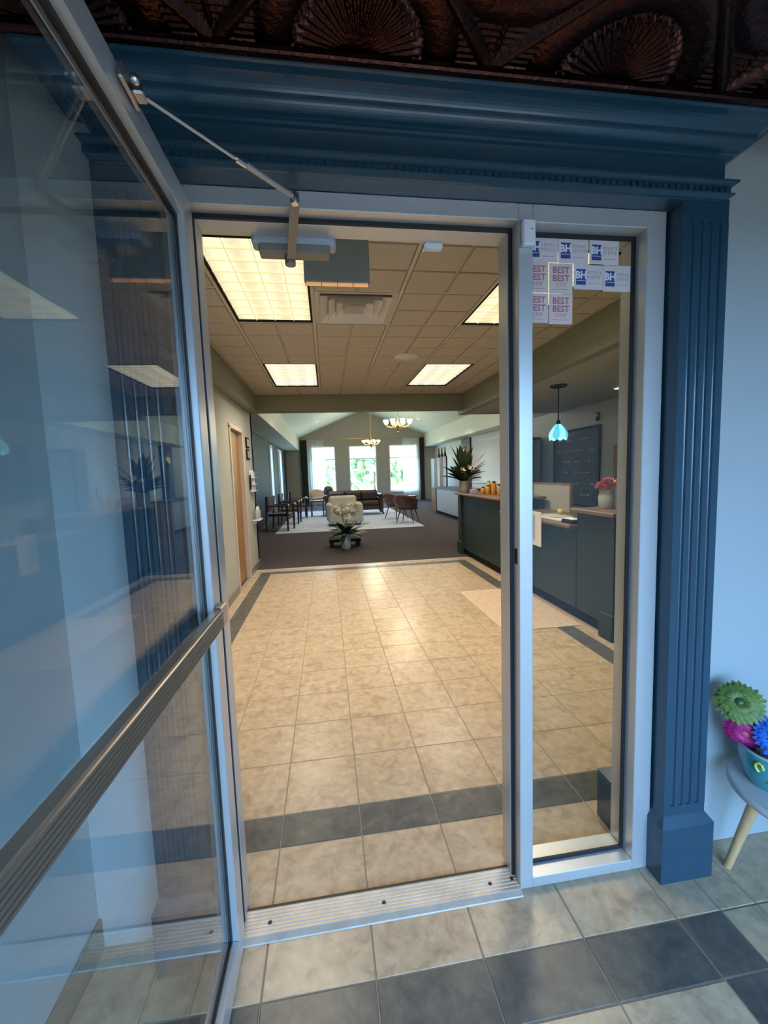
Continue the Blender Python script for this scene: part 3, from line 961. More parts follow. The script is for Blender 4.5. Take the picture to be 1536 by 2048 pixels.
def cone_ring(r0, z0, r1, z1):
    vs = [(s * r0, t * r0, z0) for s, t in ((-1, -1), (1, -1), (1, 1), (-1, 1))] + [(s * r1, t * r1, z1) for s, t in ((-1, -1), (1, -1), (1, 1), (-1, 1))]
    vs += [(v[0] * 0.985, v[1] * 0.985, v[2] + 0.004) for v in vs]
    fs = [(i, (i + 1) % 4, 4 + (i + 1) % 4, 4 + i) for i in range(4)] + [(8 + i, 12 + i, 12 + (i + 1) % 4, 8 + (i + 1) % 4) for i in range(4)]
    fs += [(i, 8 + i, 8 + (i + 1) % 4, (i + 1) % 4) for i in range(4)] + [(4 + i, 4 + (i + 1) % 4, 12 + (i + 1) % 4, 12 + i) for i in range(4)]
    return MB().add(vs, fs)


cone_ring(0.303, -0.004, 0.262, -0.001).obj('frame', M['grid'], vt)
for k, (a, b) in enumerate(((0.262, 0.205), (0.200, 0.145), (0.140, 0.088))):
    cone_ring(a, -0.020, b, 0.030).obj('louvre', M['white'], vt)
MB().box(-0.075, 0.075, -0.075, 0.075, -0.012, -0.006, 0.003).obj('centre_plate', M['lav'], vt)

spk = thing('ceiling_speaker', 'round white ceiling speaker between the far lights', 'speaker', (1.315, 3.42, CL - 0.006))
MB().lathe([(0.001, -0.012), (0.075, -0.012), (0.115, -0.006), (0.120, 0.0)], n=28, cap=False).obj('grille', M['white'], spk)
MB().lathe([(0.112, -0.0095), (0.120, -0.0145), (0.132, -0.006), (0.134, 0.0)], n=28, cap=False).obj('rim', M['white'], spk)

ex = thing('exit_sign', 'slate blue exit sign housing hung from ceiling, amber lower edge', 'exit sign', (0.470, 0.80, 2.282))
MB().box(-0.150, 0.150, -0.014, 0.014, 0.012, 0.235, 0.004).obj('housing', M['sign'], ex)
MB().box(-0.144, 0.144, -0.012, 0.012, 0.004, 0.0118, 0.002).obj('lower_lens', M['sign_lens'], ex)
for k in range(5):
    MB().box(-0.1455 + k * 0.072, -0.1425 + k * 0.072, -0.0145, 0.0145, 0.0025, 0.0125).obj('lens_clip', M['ink_red'], ex)
MB().box(-0.018, 0.018, -0.010, 0.010, 0.2352, 0.405, 0.002).obj('stem', M['sign'], ex)
MB().box(-0.06, 0.06, -0.03, 0.03, 0.405, 0.412).obj('canopy', M['sign'], ex)

# left lobby wall: oak door and fittings
d2 = struct('door_2', 'golden brown wooden door in the left lobby wall', 'door')
MB().box(-0.845, -0.805, 4.055, 4.745, 0.01, 2.03, 0.002).obj('leaf', M['oak'], d2)
MB().box(-0.90, -0.746, 4.745, 4.80, 0, 2.06, 0.003).obj('jamb', M['jamb'], d2)
MB().box(-0.90, -0.746, 4.00, 4.055, 0, 2.06, 0.003).obj('jamb', M['jamb'], d2)
MB().box(-0.90, -0.746, 4.00, 4.80, 2.032, 2.09, 0.003).obj('head', M['jamb'], d2)
MB().ball((-0.775, 4.12, 1.0), 0.026).obj('knob', M['brass'], d2)
MB().quadbar((-0.805, 4.12, 1.0), (-0.78, 4.12, 1.0), 0.02, None, 8).obj('spindle', M['brass'], d2)

for zz, lab in ((1.93, 'upper dark framed plaque on left lobby wall beyond the door'), (1.76, 'lower dark framed plaque on left lobby wall beyond the door')):
    pq = thing('wall_plaque', lab, 'plaque', (-0.759, 5.12, zz), group='plaques beyond the oak door')
    MB().box(0, 0.018, -0.11, 0.11, -0.075, 0.075, 0.004).obj('frame', M['black'], pq)
    MB().box(0.0182, 0.020, -0.085, 0.085, -0.05, 0.05).obj('panel', M['wood_mid'], pq)
br = thing('brochure_rack', 'white wall rack of leaflets at the end of left lobby wall', 'leaflet rack', (-0.759, 5.30, 1.36))
MB().box(0, 0.012, -0.17, 0.17, -0.15, 0.17, 0.002).obj('back', M['white'], br)
for k in range(3): MB().box(0.0122, 0.06, -0.17, 0.17, -0.15 + k * 0.10, -0.145 + k * 0.10).obj('shelf', M['white'], br)
for k in range(3):
    for q in range(3):
        b = MB().box(0.018, 0.030, -0.15 + q * 0.105, -0.06 + q * 0.105, -0.1445 + k * 0.10, -0.055 + k * 0.10)
        b.obj('leaflet', (M['paper'], M['sign'], M['paper_pink'])[(k + q) % 3], br)
MB().box(0.0122, 0.03, -0.205, -0.172, -0.12, 0.10, 0.002).obj('side_card', M['black'], br)
sh = thing('wall_shelf', 'small white wall shelf with bottles below the leaflet rack', 'shelf', (-0.759, 5.34, 0.76))
MB().box(0, 0.11, -0.14, 0.14, 0, 0.02, 0.003).obj('board', M['white'], sh)
MB().box(0, 0.02, -0.10, 0.10, -0.06, -0.0005, 0.003).obj('bracket', M['white'], sh)
for k in range(3):
    bt = thing('bottle', ('clear pump bottle nearest on the white wall shelf', 'clear pump bottle in middle of the white wall shelf', 'clear pump bottle farthest on the white wall shelf')[k], 'bottle', (-0.70, 5.25 + 0.085 * k, 0.7805), group='bottles on the wall shelf')
    MB().lathe([(0.026, 0), (0.028, 0.01), (0.028, 0.12), (0.012, 0.15)], n=12).obj('body', M['vase_glass'], bt)
    MB().lathe([(0.010, 0.1505), (0.010, 0.175), (0.004, 0.177), (0.004, 0.20)], n=8).obj('pump', M['white'], bt)

# ------------------------------------------------------------------ reception counter
def counter(name, y0, y1, zt, label, panels, xfront=2.62, xback=3.18):
    c = thing(name, label, 'counter', (0, 0, 0), group='reception counter units')
    MB().box(xfront + 0.035, xback, y0, y1, 0.0, 0.095).obj('toe_kick', M['black'], c)
    MB().box(xfront + 0.02, xback, y0, y1, 0.095, zt - 0.035).obj('carcass', M['teal_dark'], c)
    n = panels
    w = (y1 - y0) / n
    for k in range(n):
        MB().box(xfront + 0.004, xfront + 0.0198, y0 + k * w + 0.004, y0 + (k + 1) * w - 0.004, 0.10, zt - 0.04, 0.004).obj('front_panel', M['teal_dark'], c)
    MB().box(xfront - 0.075, xback + 0.02, y0 - (0.04 if zt > 1 else -0.001), y1 + (0.04 if y1 > 5 else -0.001), zt - 0.034, zt, 0.006).obj('worktop', M['wood_mid'], c)
    return c


ca = counter('reception_counter', 3.84, 5.60, 1.045, 'tall dark green reception counter beside the sitting room', 2)
cl = counter('reception_counter', 2.262, 3.798, 0.885, 'lower dark green counter section with writing top', 1)
cb = counter('reception_counter', 1.72, 2.26, 1.045, 'tall dark green counter end nearest the sidelight', 1)
for (cc, yy) in ((cb, 1.72), (ca, 5.47)):
    MB().box(2.590, 2.6235, yy, yy + 0.13, 0.22, 1.008, 0.003).obj('corner_pilaster', M['teal_dark'], cc)
    MB().box(2.570, 2.640, yy - 0.02, yy + 0.15, 0.0, 0.22, 0.006).obj('pilaster_plinth', M['teal_dark'], cc)

mt = tag(MB().box(1.855, 2.575, 2.10, 3.35, 0.0005, 0.006, 0.002).obj('floor_mat', M['mat_pink']), 'pinkish beige mat in front of the low counter', 'mat')


def leaf_mesh(L, w, curl, n=6):
    b = MB()
    vs, fs = [], []
    for i in range(n + 1):
        t = i / n
        ww = w * math.sin(PI * min(1, 0.08 + 0.92 * t)) ** 0.8 * 0.5
        x = L * t
        z = -curl * L * t * t
        vs += [(x, -ww, z + ww * .25), (x, 0, z), (x, ww, z + ww * .25)]
    for i in range(n):
        a = 3 * i
        fs += [(a, a + 3, a + 4, a + 1), (a + 1, a + 4, a + 5, a + 2)]
    return b.add(vs, fs, True).mesh('leaf')


def spray(parent, base, n, Lr, w, m, elev, rnd, curl=0.25, names='leaf'):
    mesh = leaf_mesh(1.0, w, curl)
    mesh.materials.append(m)
    for k in range(n):
        o = link(names, mesh, None, parent, base)
        L = rnd.uniform(*Lr)
        o.scale = (L, L, L)
        o.rotation_euler = (rnd.uniform(-.5, .5), -math.radians(rnd.uniform(*elev)), 2 * PI * (k + rnd.random() * .6) / n)


def lily_mesh(R):
    b = MB()
    for k in range(6):
        t = 2 * PI * k / 6
        d = Vector((math.cos(t), math.sin(t), 0))
        s = Vector((-math.sin(t), math.cos(t), 0))
        p0, p1, p2 = d * R * .08, d * R * .5 + Vector((0, 0, R * .7)), d * R * 1.0 + Vector((0, 0, R * .75))
        b.add([p0 - s * R * .06, p0 + s * R * .06, p1 + s * R * .26, p2, p1 - s * R * .26], [(0, 1, 2, 4), (4, 2, 3)], True)
    return b.mesh('lily')


rn = random.Random(3)
# arrangement on the counter
av = thing('flower_arrangement', 'tall dark leafy arrangement in glass vase on the reception counter', 'plant', (2.665, 5.44, 1.0455))
MB().lathe([(0.075, 0), (0.085, 0.02), (0.10, 0.10), (0.095, 0.18), (0.11, 0.20), (0.10, 0.20), (0.088, 0.175)], n=20, cap=False).obj('vase', M['vase_glass'], av)
MB().lathe([(0.0001, 0.05), (0.088, 0.05)], n=12, cap=False).obj('water', M['lily'], av)
spray(av, (0, 0, 0.16), 16, (0.34, 0.52), 0.22, M['leaf'], (20, 60), rn, 0.2)
spray(av, (0, 0, 0.20), 16, (0.45, 0.66), 0.20, M['leaf'], (55, 88), rn, 0.05)
spray(av, (0, 0, 0.22), 12, (0.25, 0.40), 0.34, M['leaf2'], (25, 70), rn, 0.2)
lm = lily_mesh(0.06)
lm.materials.append(M['lily'])
for k in range(3):
    o = link('lily', lm, None, av, (-0.10 + 0.10 * k, -0.16, 0.36 + 0.05 * (k % 2)))
    o.rotation_euler = (math.radians(70), 0, 0.4 * k)

# jars
for k in range(7):
    nm = ('squat amber jar at far end of the jar row', 'tall golden bottle second from far end of jars', 'amber jar with dark lid third from far end', 'golden jar in middle of the jar row', 'tall amber bottle with dark cap near the jar row end', 'amber jar second from near end of the row', 'golden jar at near end of the jar row')[k]
    j = thing('jar', nm, 'jar', (2.80 + 0.05 * (k % 2), 4.98 - 0.105 * k, 1.0455), group='amber jars on the counter')
    h = (0.10, 0.19, 0.13, 0.16, 0.19, 0.13, 0.15)[k]
    MB().lathe([(0.034, 0), (0.037, 0.01), (0.037, h * .75), (0.022, h * .9)], n=14).obj('body', M['honey' if k % 2 == 0 else 'honey2'], j)
    MB().lathe([(0.024, h * .905), (0.024, h * 1.06)], n=12).obj('lid', M['wood_dark' if k % 2 == 0 else 'honey2'], j)
bx = thing('tissue_box', 'small lavender box beside the vase on the counter', 'box', (2.70, 5.13, 1.0455))
MB().box(-0.05, 0.05, -0.06, 0.06, 0, 0.065, 0.004).obj('body', mat('lavender card', (0.42, 0.36, 0.62), 0.6), bx)
MB().box(-0.02, 0.02, -0.03, 0.03, 0.0652, 0.075, 0.003).obj('tissue', M['paper'], bx)

# low section: cream privacy screen, papers, yellow fruit, card sign
mo = thing('desk_screen', 'cream fabric office partition with gold frame behind the low counter', 'screen', (3.245, 3.77, 0))
MB().box(-0.010, 0.010, -0.42, 0.44, 0.25, 1.195, 0.003).obj('panel', M['cream'], mo)
for b in ((-0.42, 0.44, 1.195, 1.218), (-0.42, 0.44, 0.23, 0.25), (-0.445, -0.42, 0.0, 1.218), (0.44, 0.465, 0.0, 1.218)):
    MB().box(-0.014, 0.014, b[0], b[1], b[2], b[3], 0.003).obj('frame', M['oak'], mo)
pp = thing('paper_stack', 'white papers lying on the low counter top', 'papers', (2.76, 2.82, 0.8855))
MB().box(-0.13, 0.10, -0.28, 0.20, 0, 0.012, 0.001).obj('sheets', M['paper'], pp)
MB().box(-0.09, 0.13, -0.10, 0.26, 0.0122, 0.02, 0.001).obj('folder', M['cream'], pp)
lm2 = thing('lemon', 'yellow green fruit beside the papers on the low counter', 'fruit', (2.88, 2.95, 0.9385))
MB().ball((0, 0, 0), 0.033, 12, 8, 0.95).obj('flesh', M['yellow'], lm2)
MB().lathe([(0.006, 0.030), (0.003, 0.038)], n=6).obj('tip', M['leaf2'], lm2)
cs = thing('counter_notice', 'white notice with dark photo hanging on the low counter front', 'notice', (2.541, 2.86, 0.60))
MB().box(-0.003, 0.003, -0.12, 0.12, 0, 0.36, 0.001).obj('sheet', M['paper_pink'], cs)
MB().box(-0.0045, -0.0032, 0.00, 0.115, 0.06, 0.32).obj('photo', M['sign'], cs)
pn = thing('pen_holder', 'dark pen tray at the near end of the low counter top', 'tray', (2.66, 2.40, 0.8855))
MB().box(-0.05, 0.05, -0.09, 0.09, 0, 0.035, 0.006).obj('tray', M['black'], pn)
MB().box(-0.04, 0.04, -0.08, 0.08, 0.0352, 0.045, 0.003).obj('card', M['paper'], pn)

# near section: pink flowers and candle
fv2 = thing('flower_vase', 'glass vase of pink and yellow flowers on the near counter end', 'flowers', (2.76, 2.05, 1.0455))
MB().lathe([(0.050, 0), (0.062, 0.02), (0.066, 0.10), (0.056, 0.15), (0.064, 0.165), (0.058, 0.165), (0.050, 0.145)], n=18, cap=False).obj('vase', M['vase_glass'], fv2)
rb = MB()
for k, (dx, dy, dz, r) in enumerate(((-.05, 0, .20, .052), (.03, -.05, .21, .050), (0, .05, .22, .050), (-.02, -.05, .25, .046), (.04, .03, .25, .046))):
    fb = MB()
    for ring in range(3):
        for q in range(8):
            t = 2 * PI * q / 8 + ring * .4
            rr = r * (1 - ring * .27)
            d = Vector((math.cos(t), math.sin(t), 0))
            s = Vector((-math.sin(t), math.cos(t), 0))
            c0 = Vector((0, 0, -r * .4 + ring * r * .25))
            fb.add([c0 + d * rr * .15, c0 + d * rr * .9 + s * rr * .4, c0 + d * rr + Vector((0, 0, rr * .7)), c0 + d * rr * .9 - s * rr * .4], [(0, 1, 2, 3)], True)
    fb.obj('blossom', M['fl_pink'] if k < 4 else M['fl_yel'], fv2, (dx, dy, dz))
spray(fv2, (0, 0, 0.13), 8, (0.09, 0.15), 0.4, M['fl_yel'], (30, 70), rn, 0.2, 'sprig')
cn = thing('candle', 'cream candle in jar beside the pink flowers', 'candle', (2.74, 1.83, 1.0455))
MB().lathe([(0.030, 0), (0.032, 0.008), (0.032, 0.10), (0.029, 0.104)], n=14).obj('jar', M['lily'], cn)
MB().lathe([(0.003, 0.1045), (0.002, 0.118)], n=6).obj('wick', M['black'], cn)

# pendant lamp
pl = thing('pendant_lamp', 'turquoise glass tulip pendant lamp over the reception counter', 'pendant lamp', (3.13, 3.42, 2.374))
MB().lathe([(0.085, -0.022), (0.095, -0.015), (0.095, 0.0)], n=24).obj('canopy', M['black'], pl)
MB().lathe([(0.007, -0.40), (0.007, -0.022)], n=8).obj('stem', M['black'], pl)
MB().lathe([(0.024, -0.455), (0.028, -0.44), (0.016, -0.405), (0.008, -0.40)], n=14).obj('socket', M['black'], pl)
for k in range(8):
    pm = MB()
    vs, fs = [], []
    for i in range(7):
        t = i / 6
        r = 0.03 + 0.078 * math.sin(min(1, t * 1.25) * PI / 2) - 0.012 * max(0, t - .7) / .3
        wdt = 0.40 * (1 if i < 6 else 0.35)
        for s in (-1, 0, 1):
            a = 2 * PI * k / 8 + s * wdt
            rr = r * (1.06 if s == 0 else 1.0)
            vs.append((rr * math.cos(a), rr * math.sin(a), -0.45 - 0.185 * t))
    for i in range(6):
        a = 3 * i
        fs += [(a, a + 1, a + 4, a + 3), (a + 1, a + 2, a + 5, a + 4)]
    pm.add(vs, fs, True).obj('shade_petal', M['cyan' if k % 2 else 'cyan2'], pl)
pd = bpy.data.lights.new('bulb', 'POINT')
pd.energy = 2.0
pd.color = (0.35, 0.85, 1.0)
pd.shadow_soft_size = 0.03
po = bpy.data.objects.new('bulb', pd)
C.objects.link(po)
po.parent = pl
po.location = (0, 0, -0.57)

# back wall of the staff area
cb2 = thing('chalkboard', 'large framed chalkboard with faint writing on staff wall', 'chalkboard', (4.499, 5.20, 1.40))
MB().box(-0.012, 0, -0.60, 0.60, -0.60, 0.60).obj('slate', M['chalk'], cb2)
for b in ((-0.64, 0.64, 0.60, 0.64), (-0.64, 0.64, -0.64, -0.60), (-0.64, -0.60, -0.60, 0.60), (0.60, 0.64, -0.60, 0.60)):
    MB().box(-0.022, 0, b[0], b[1], b[2], b[3], 0.003).obj('frame', M['black'], cb2)
g = MB()
for r in range(6):
    yy = -0.5
    while yy < 0.5:
        w = rn.uniform(0.03, 0.09)
        if rn.random() < 0.65: g.box(-0.0135, -0.0122, yy, yy + w, 0.45 - r * 0.18, 0.45 - r * 0.18 + rn.uniform(.01, .03))
        yy += w + 0.03
g.obj('chalk_marks', M['chalk_line'], cb2)
ck = thing('cork_board', 'orange cork notice board on staff wall beside the chalkboard', 'notice board', (4.499, 3.98, 1.46))
MB().box(-0.015, 0, -0.28, 0.28, -0.27, 0.25, 0.002).obj('cork', M['cork'], ck)
MB().box(-0.0165, -0.0152, -0.10, 0.08, -0.02, 0.20).obj('note', M['paper'], ck)
vs = thing('wall_thermostat', 'small dark thermostat high on the staff wall', 'thermostat', (4.499, 4.62, 2.16))
MB().box(-0.03, 0, -0.03, 0.03, -0.06, 0.06, 0.004).obj('housing', M['black'], vs)
MB().box(-0.032, -0.0302, -0.02, 0.02, 0.0, 0.03).obj('dial', M['taupe'], vs)
stl = thing('strip_light', 'slim white strip light on the low staff ceiling', 'ceiling light', (3.95, 3.25, 2.374))
MB().box(-0.03, 0.03, -0.45, 0.30, -0.022, 0, 0.003).obj('housing', M['white'], stl)
MB().box(-0.022, 0.022, -0.43, 0.28, -0.03, -0.0222).obj('tube', mat('lit tube', (0.9, 0.9, 0.85), .4, emit=(1, .93, .78), estr=1.6), stl)
sd = thing('glass_cabinet', 'tall dark cabinet with pale glass door behind the counter', 'cabinet', (4.26, 6.38, 0))
MB().box(-0.20, 0.20, -0.16, 0.18, 0, 2.0, 0.004).obj('carcass', M['wood_dark'], sd)
MB().box(-0.16, 0.16, -0.172, -0.161, 0.1, 1.94, 0.003).obj('glass_door', M['vase_glass'], sd)

# ------------------------------------------------------------------ sitting room shell
GY = 19.0
XL, XR, SL, SR = -1.5, 5.82, -0.86, 5.27
wall('wall_sitting_left', 'deep teal side wall of the sitting room', M['wall_teal'], (XL - 0.1, XL, 5.5, 13.1, 0, 2.75), (XL - 0.1, XL, 13.1, 13.6, 2.45, 2.75), (XL - 0.1, XL, 15.5, 16.5, 2.45, 2.75), (XL - 0.1, XL, 13.6, 15.5, 0, 2.75), (XL - 0.1, XL, 16.5, GY, 0, 2.75), (XL - 0.1, XL, 13.1, 13.6, 0, 0.5), (XL - 0.1, XL, 15.5, 16.5, 0, 0.5), (XL - .1, -0.76, 5.5, 5.6, 0, 2.75))
for k, (ya, yb) in enumerate(((13.1, 13.6), (15.5, 16.5))):
    w3 = struct('window_%d' % (6 + k), ('nearer', 'farther')[k] + ' white trimmed side window in the teal wall', 'window')
    for q in ((ya - 0.06, ya + 0.03, 0.45, 2.5), (yb - 0.03, yb + 0.06, 0.45, 2.5)):
        MB().box(XL - 0.02, XL + 0.05, q[0], q[1], q[2], q[3], 0.004).obj('casing', M['white'], w3)
    MB().box(XL - 0.02, XL + 0.05, ya + 0.03, yb - 0.03, 2.42, 2.5, 0.004).obj('casing', M['white'], w3)
    MB().box(XL - 0.02, XL + 0.06, ya + 0.03, yb - 0.03, 0.45, 0.5, 0.004).obj('sill', M['white'], w3)
    MB().box(XL - 0.06, XL - 0.054, ya + 0.03, yb - 0.03, 0.5, 2.42).obj('pane', M['winglass'], w3)
wall('wall_sitting_right', 'white panelled wall of the sitting room', M['wall_white'], (XR, XR + 0.12, 6.6, GY, 0, 2.8))
# end wall with three window openings
WZ0, WZ1 = 0.50, 2.80
wins = ((-0.32, 0.85), (1.50, 2.86), (3.48, 4.92))
bxs = []
xx = XL - 0.1
for (a, b) in wins:
    bxs.append((xx, a, GY, GY + 0.12, 0, 4.7))
    bxs.append((a, b, GY, GY + 0.12, 0, WZ0))
    bxs.append((a, b, GY, GY + 0.12, WZ1, 4.7))
    xx = b
bxs.append((xx, XR + 0.12, GY, GY + 0.12, 0, 4.7))
wall('wall_end', 'grey beige gable wall with three tall windows', mat('grey beige gable paint', (0.36, 0.335, 0.28), 0.6), *bxs)
for k, (a, b) in enumerate(wins):
    lab = ('left', 'middle', 'right')[k] + ' tall bright window in the gable wall'
    w4 = struct('window_%d' % (3 + k), lab, 'window')
    for q in ((a, a + 0.05, WZ0, WZ1), (b - 0.05, b, WZ0, WZ1), (a + .05, b - .05, WZ1 - 0.05, WZ1), (a + .05, b - .05, WZ0, WZ0 + 0.06), (a + .05, b - .05, 2.14, 2.19)):
        MB().box(q[0], q[1], GY + 0.02, GY + 0.08, q[2], q[3], 0.004).obj('frame', M['white'], w4)
    MB().box(a + .05, b - .05, GY + 0.045, GY + 0.051, WZ0 + .06, 2.14).obj('pane', M['winglass'], w4)
    MB().box(a + .05, b - .05, GY + 0.045, GY + 0.051, 2.19, WZ1 - .05).obj('pane', M['winglass'], w4)
    MB().box(a - 0.04, b + 0.04, GY - 0.06, GY + 0.0, WZ0 - 0.035, WZ0, 0.004).obj('sill', M['white'], w4)
    rs = thing('roller_shade', lab.split()[0] + ' cream roller shade lowered over the upper window sash', 'blind', ((a + b) / 2, GY + 0.012, 2.16), group='roller shades')
    w = (b - a) / 2 - 0.02
    MB().box(-w, w, -0.001, 0.001, 0.0, 0.60).obj('cloth', M['shade'], rs)
    MB().box(-w, w, -0.006, 0.006, -0.02, -0.0005, 0.002).obj('hem_bar', M['white'], rs)

# soffits, vault
tag(MB().box(XL, SL, 5.75, GY, 2.62, 3.25).obj('ceiling_soffit', M['vault']), 'pale boxed soffit along the left of the vaulted ceiling', 'ceiling', kind='structure')
tag(MB().box(SR, XR, 5.75, GY, 2.66, 3.30).obj('ceiling_soffit', M['vault']), 'pale boxed soffit along the right of the vaulted ceiling', 'ceiling', kind='structure')
RX_, RZ = 2.19, 4.46
tag(MB().prism([(SL, 3.21), (RX_, RZ), (SR, 3.29), (SR, 3.45), (RX_, RZ + 0.16), (SL, 3.37)], 'y', 5.75, GY).obj('ceiling_vault', M['vault']), 'pale vaulted sitting room ceiling rising to a ridge', 'ceiling', kind='structure')
wall('wall_gable_near', 'upper wall closing the vault above the beam', M['vault'], (XL - .1, 2.67, 5.60, 5.75, 2.75, 4.8), (2.78, XR + .1, 5.60, 5.75, 2.45, 4.8))
tag(MB().box(-3, 8, 0.116, 20, 4.81, 4.9).obj('ceiling_roof', M['roofing']), 'roof deck above the rooms', 'roof', kind='structure')
tag(MB().box(-3, 8, -2.6, 0.115, 2.76, 2.82).obj('ceiling_roof', M['roofing']), 'flat roof above the vestibule', 'roof', kind='structure')
wall('wall_outer_right', 'outer wall on the reception side', M['wall_white'], (5.96, 6.06, 0.116, GY, 0, 4.8), (2.40, 6.06, 0.02, 0.114, 0, 4.8))
wall('wall_outer_left', 'outer wall on the office side', M['wall_white'], (-1.72, -1.62, 0.116, 12.9, 0, 4.8), (-1.72, -0.46, 0.02, 0.114, 0, 4.8))
for xx in (0.12, 4.3):
    for yy in (9.0, 12.5, 16.0):
        dl = thing('downlight', 'small round downlight in the %s vault slope, %s' % ('left' if xx < 1 else 'right', {9.0: 'nearest', 12.5: 'middle', 16.0: 'farthest'}[yy]), 'downlight', (xx, yy, (3.21 + (RZ - 3.21) * (xx - SL) / (RX_ - SL) if xx < RX_ else 3.29 + (RZ - 3.29) * (SR - xx) / (SR - RX_)) - 0.012), group='vault downlights')
        dl.rotation_euler = (0, math.radians(-22 if xx < 1 else 21), 0)
        MB().lathe([(0.06, 0.0), (0.075, -0.01), (0.085, 0.0)], n=18, cap=False).obj('trim', M['white'], dl)
        MB().lathe([(0.001, -0.004), (0.06, -0.004)], n=16, cap=False).obj('lens', M['globe'], dl)
        sp = bpy.data.lights.new('spot', 'SPOT')
        sp.energy = 190
        sp.color = (1.0, 0.94, 0.84)
        sp.spot_size = math.radians(110)
        sp.spot_blend = 0.8
        sp.shadow_soft_size = 0.05
        so = bpy.data.objects.new('spot', sp)
        C.objects.link(so)
        so.parent = dl
        so.location = (0, 0, -0.02)
        so.rotation_euler = (0, -dl.rotation_euler[1], 0)

# curtains
def curtain(name, label, x0, x1, m, folds, amp, z0=0.03, z1=3.08, spread=0.0):
    c = thing(name, label, 'curtain', ((x0 + x1) / 2, GY - 0.14, z0), group=name + 's')
    n = folds * 8
    vs = []
    for z, k in ((0.0, 1.0 + spread), (1.2, 1.0 + spread * .4), (z1 - z0, 1.0)):
        for i in range(n + 1):
            t = i / n
            vs.append((((x0 - x1) / 2 + (x1 - x0) * t) * k, amp * math.sin(t * folds * 2 * PI), z))
    m1 = n + 1
    fs = [(j * m1 + i, j * m1 + i + 1, (j + 1) * m1 + i + 1, (j + 1) * m1 + i) for j in range(2) for i in range(n)]
    MB().add(vs, fs, True).obj('cloth', m, c)
    MB().box((x0 - x1) / 2, (x1 - x0) / 2, -0.02, 0.02, z1 - z0, z1 - z0 + 0.03).obj('heading', m, c)
    return c


curtain('drape', 'dark green drape at the left of the gable windows', -0.80, -0.50, M['drape'], 4, 0.04)
curtain('drape', 'dark brown drape at the right of the gable windows', 4.98, 5.22, M['drape_br'], 3, 0.04)
curtain('sheer_curtain', 'white sheer curtain over the left part of left window', -0.50, 0.30, M['sheer'], 8, 0.03)
curtain('sheer_curtain', 'white sheer curtain over the right part of right window', 4.12, 4.98, M['sheer'], 9, 0.03)
rd = thing('curtain_rod', 'long thin brass curtain rod across the gable wall', 'curtain rod', (2.2, GY - 0.14, 3.125))
MB().quadbar((-3.1, 0, 0), (3.1, 0, 0), 0.03, None, 8).obj('pole', M['brass'], rd)
for s in (-1, 1): MB().ball((s * 3.13, 0, 0), 0.035).obj('finial', M['brass'], rd)

# ------------------------------------------------------------------ sitting room furniture
rug = tag(MB().box(-0.95, 2.85, 9.15, 15.2, 0.0025, 0.014, 0.003).obj('area_rug', M['rug']), 'large pale rug with painted daylight blue in the sitting room', 'rug')
RZ0 = 0.019


def sofa(loc, rz, label):
    s = thing('sofa', label, 'sofa', loc, rz)
    W_, D = 2.0, 0.88
    MB().box(-W_ / 2 + .14, W_ / 2 - .14, -D / 2 + .04, D / 2, 0.16, 0.32, 0.02).obj('base', M['leather'], s)
    for k in range(3):
        w = (W_ - .30) / 3
        MB().box(-W_ / 2 + .15 + k * w, -W_ / 2 + .15 + (k + 1) * w - .008, -D / 2, D / 2 - .22, 0.325, 0.46, 0.035).obj('seat_cushion', M['leather'], s)
        MB().box(-W_ / 2 + .15 + k * w, -W_ / 2 + .15 + (k + 1) * w - .008, D / 2 - .36, D / 2 - .20, 0.465, 0.78, 0.05).obj('back_cushion', M['leather'], s)
    MB().box(-W_ / 2 + .14, W_ / 2 - .14, D / 2 - .19, D / 2, 0.325, 0.82, 0.04).obj('backrest', M['leather'], s)
    for sd_ in (-1, 1):
        x0 = sd_ * (W_ / 2 - .07)
        a = MB().box(x0 - .06, x0 + .06, -D / 2 + .02, D / 2, 0.14, 0.56, 0.02)
        ar = a.obj('arm', M['leather'], s)
        rl = MB()
        prof = []
        for i in range(14):
            t = 2 * PI * i / 14
            prof.append((x0 + sd_ * .03 + .10 * math.cos(t), .62 + .085 * math.sin(t)))
        rl.prism(prof, 'y', -D / 2 - .01, D / 2 - .05, True).obj('arm_roll', M['wood_dark'], ar)
        for yy in (-D / 2 + .06, D / 2 - .08):
            MB().quadbar((x0, yy, .14), (x0 + sd_ * .06, yy - .03, 0.0), 0.08, None, 8, 0.05).obj('foot', M['wood_dark'], s)
    return s


sofa((1.28, 13.15, RZ0 + 0.008), 0, 'dark brown leather sofa with scrolled arms before the windows')

ac = thing('armchair', 'cream upholstered armchair behind the lily arrangement', 'armchair', (0.83, 10.35, RZ0), 0.08)
MB().box(-0.40, 0.40, -0.36, 0.38, 0.10, 0.34, 0.03).obj('base', M['cream'], ac)
MB().box(-0.29, 0.29, -0.40, 0.26, 0.345, 0.47, 0.04).obj('seat_cushion', M['cream'], ac)
MB().box(-0.40, 0.40, 0.27, 0.42, 0.345, 0.80, 0.06).obj('backrest', M['cream'], ac)
for s in (-1, 1):
    MB().box(s * .41 - .07, s * .41 + .07, -0.38, 0.40, 0.08, 0.62, 0.05).obj('arm', M['cream'], ac)
    for yy in (-.32, .34): MB().quadbar((s * .38, yy, .08), (s * .38, yy, 0), .05, None, 8, .03).obj('leg', M['wood_dark'], ac)


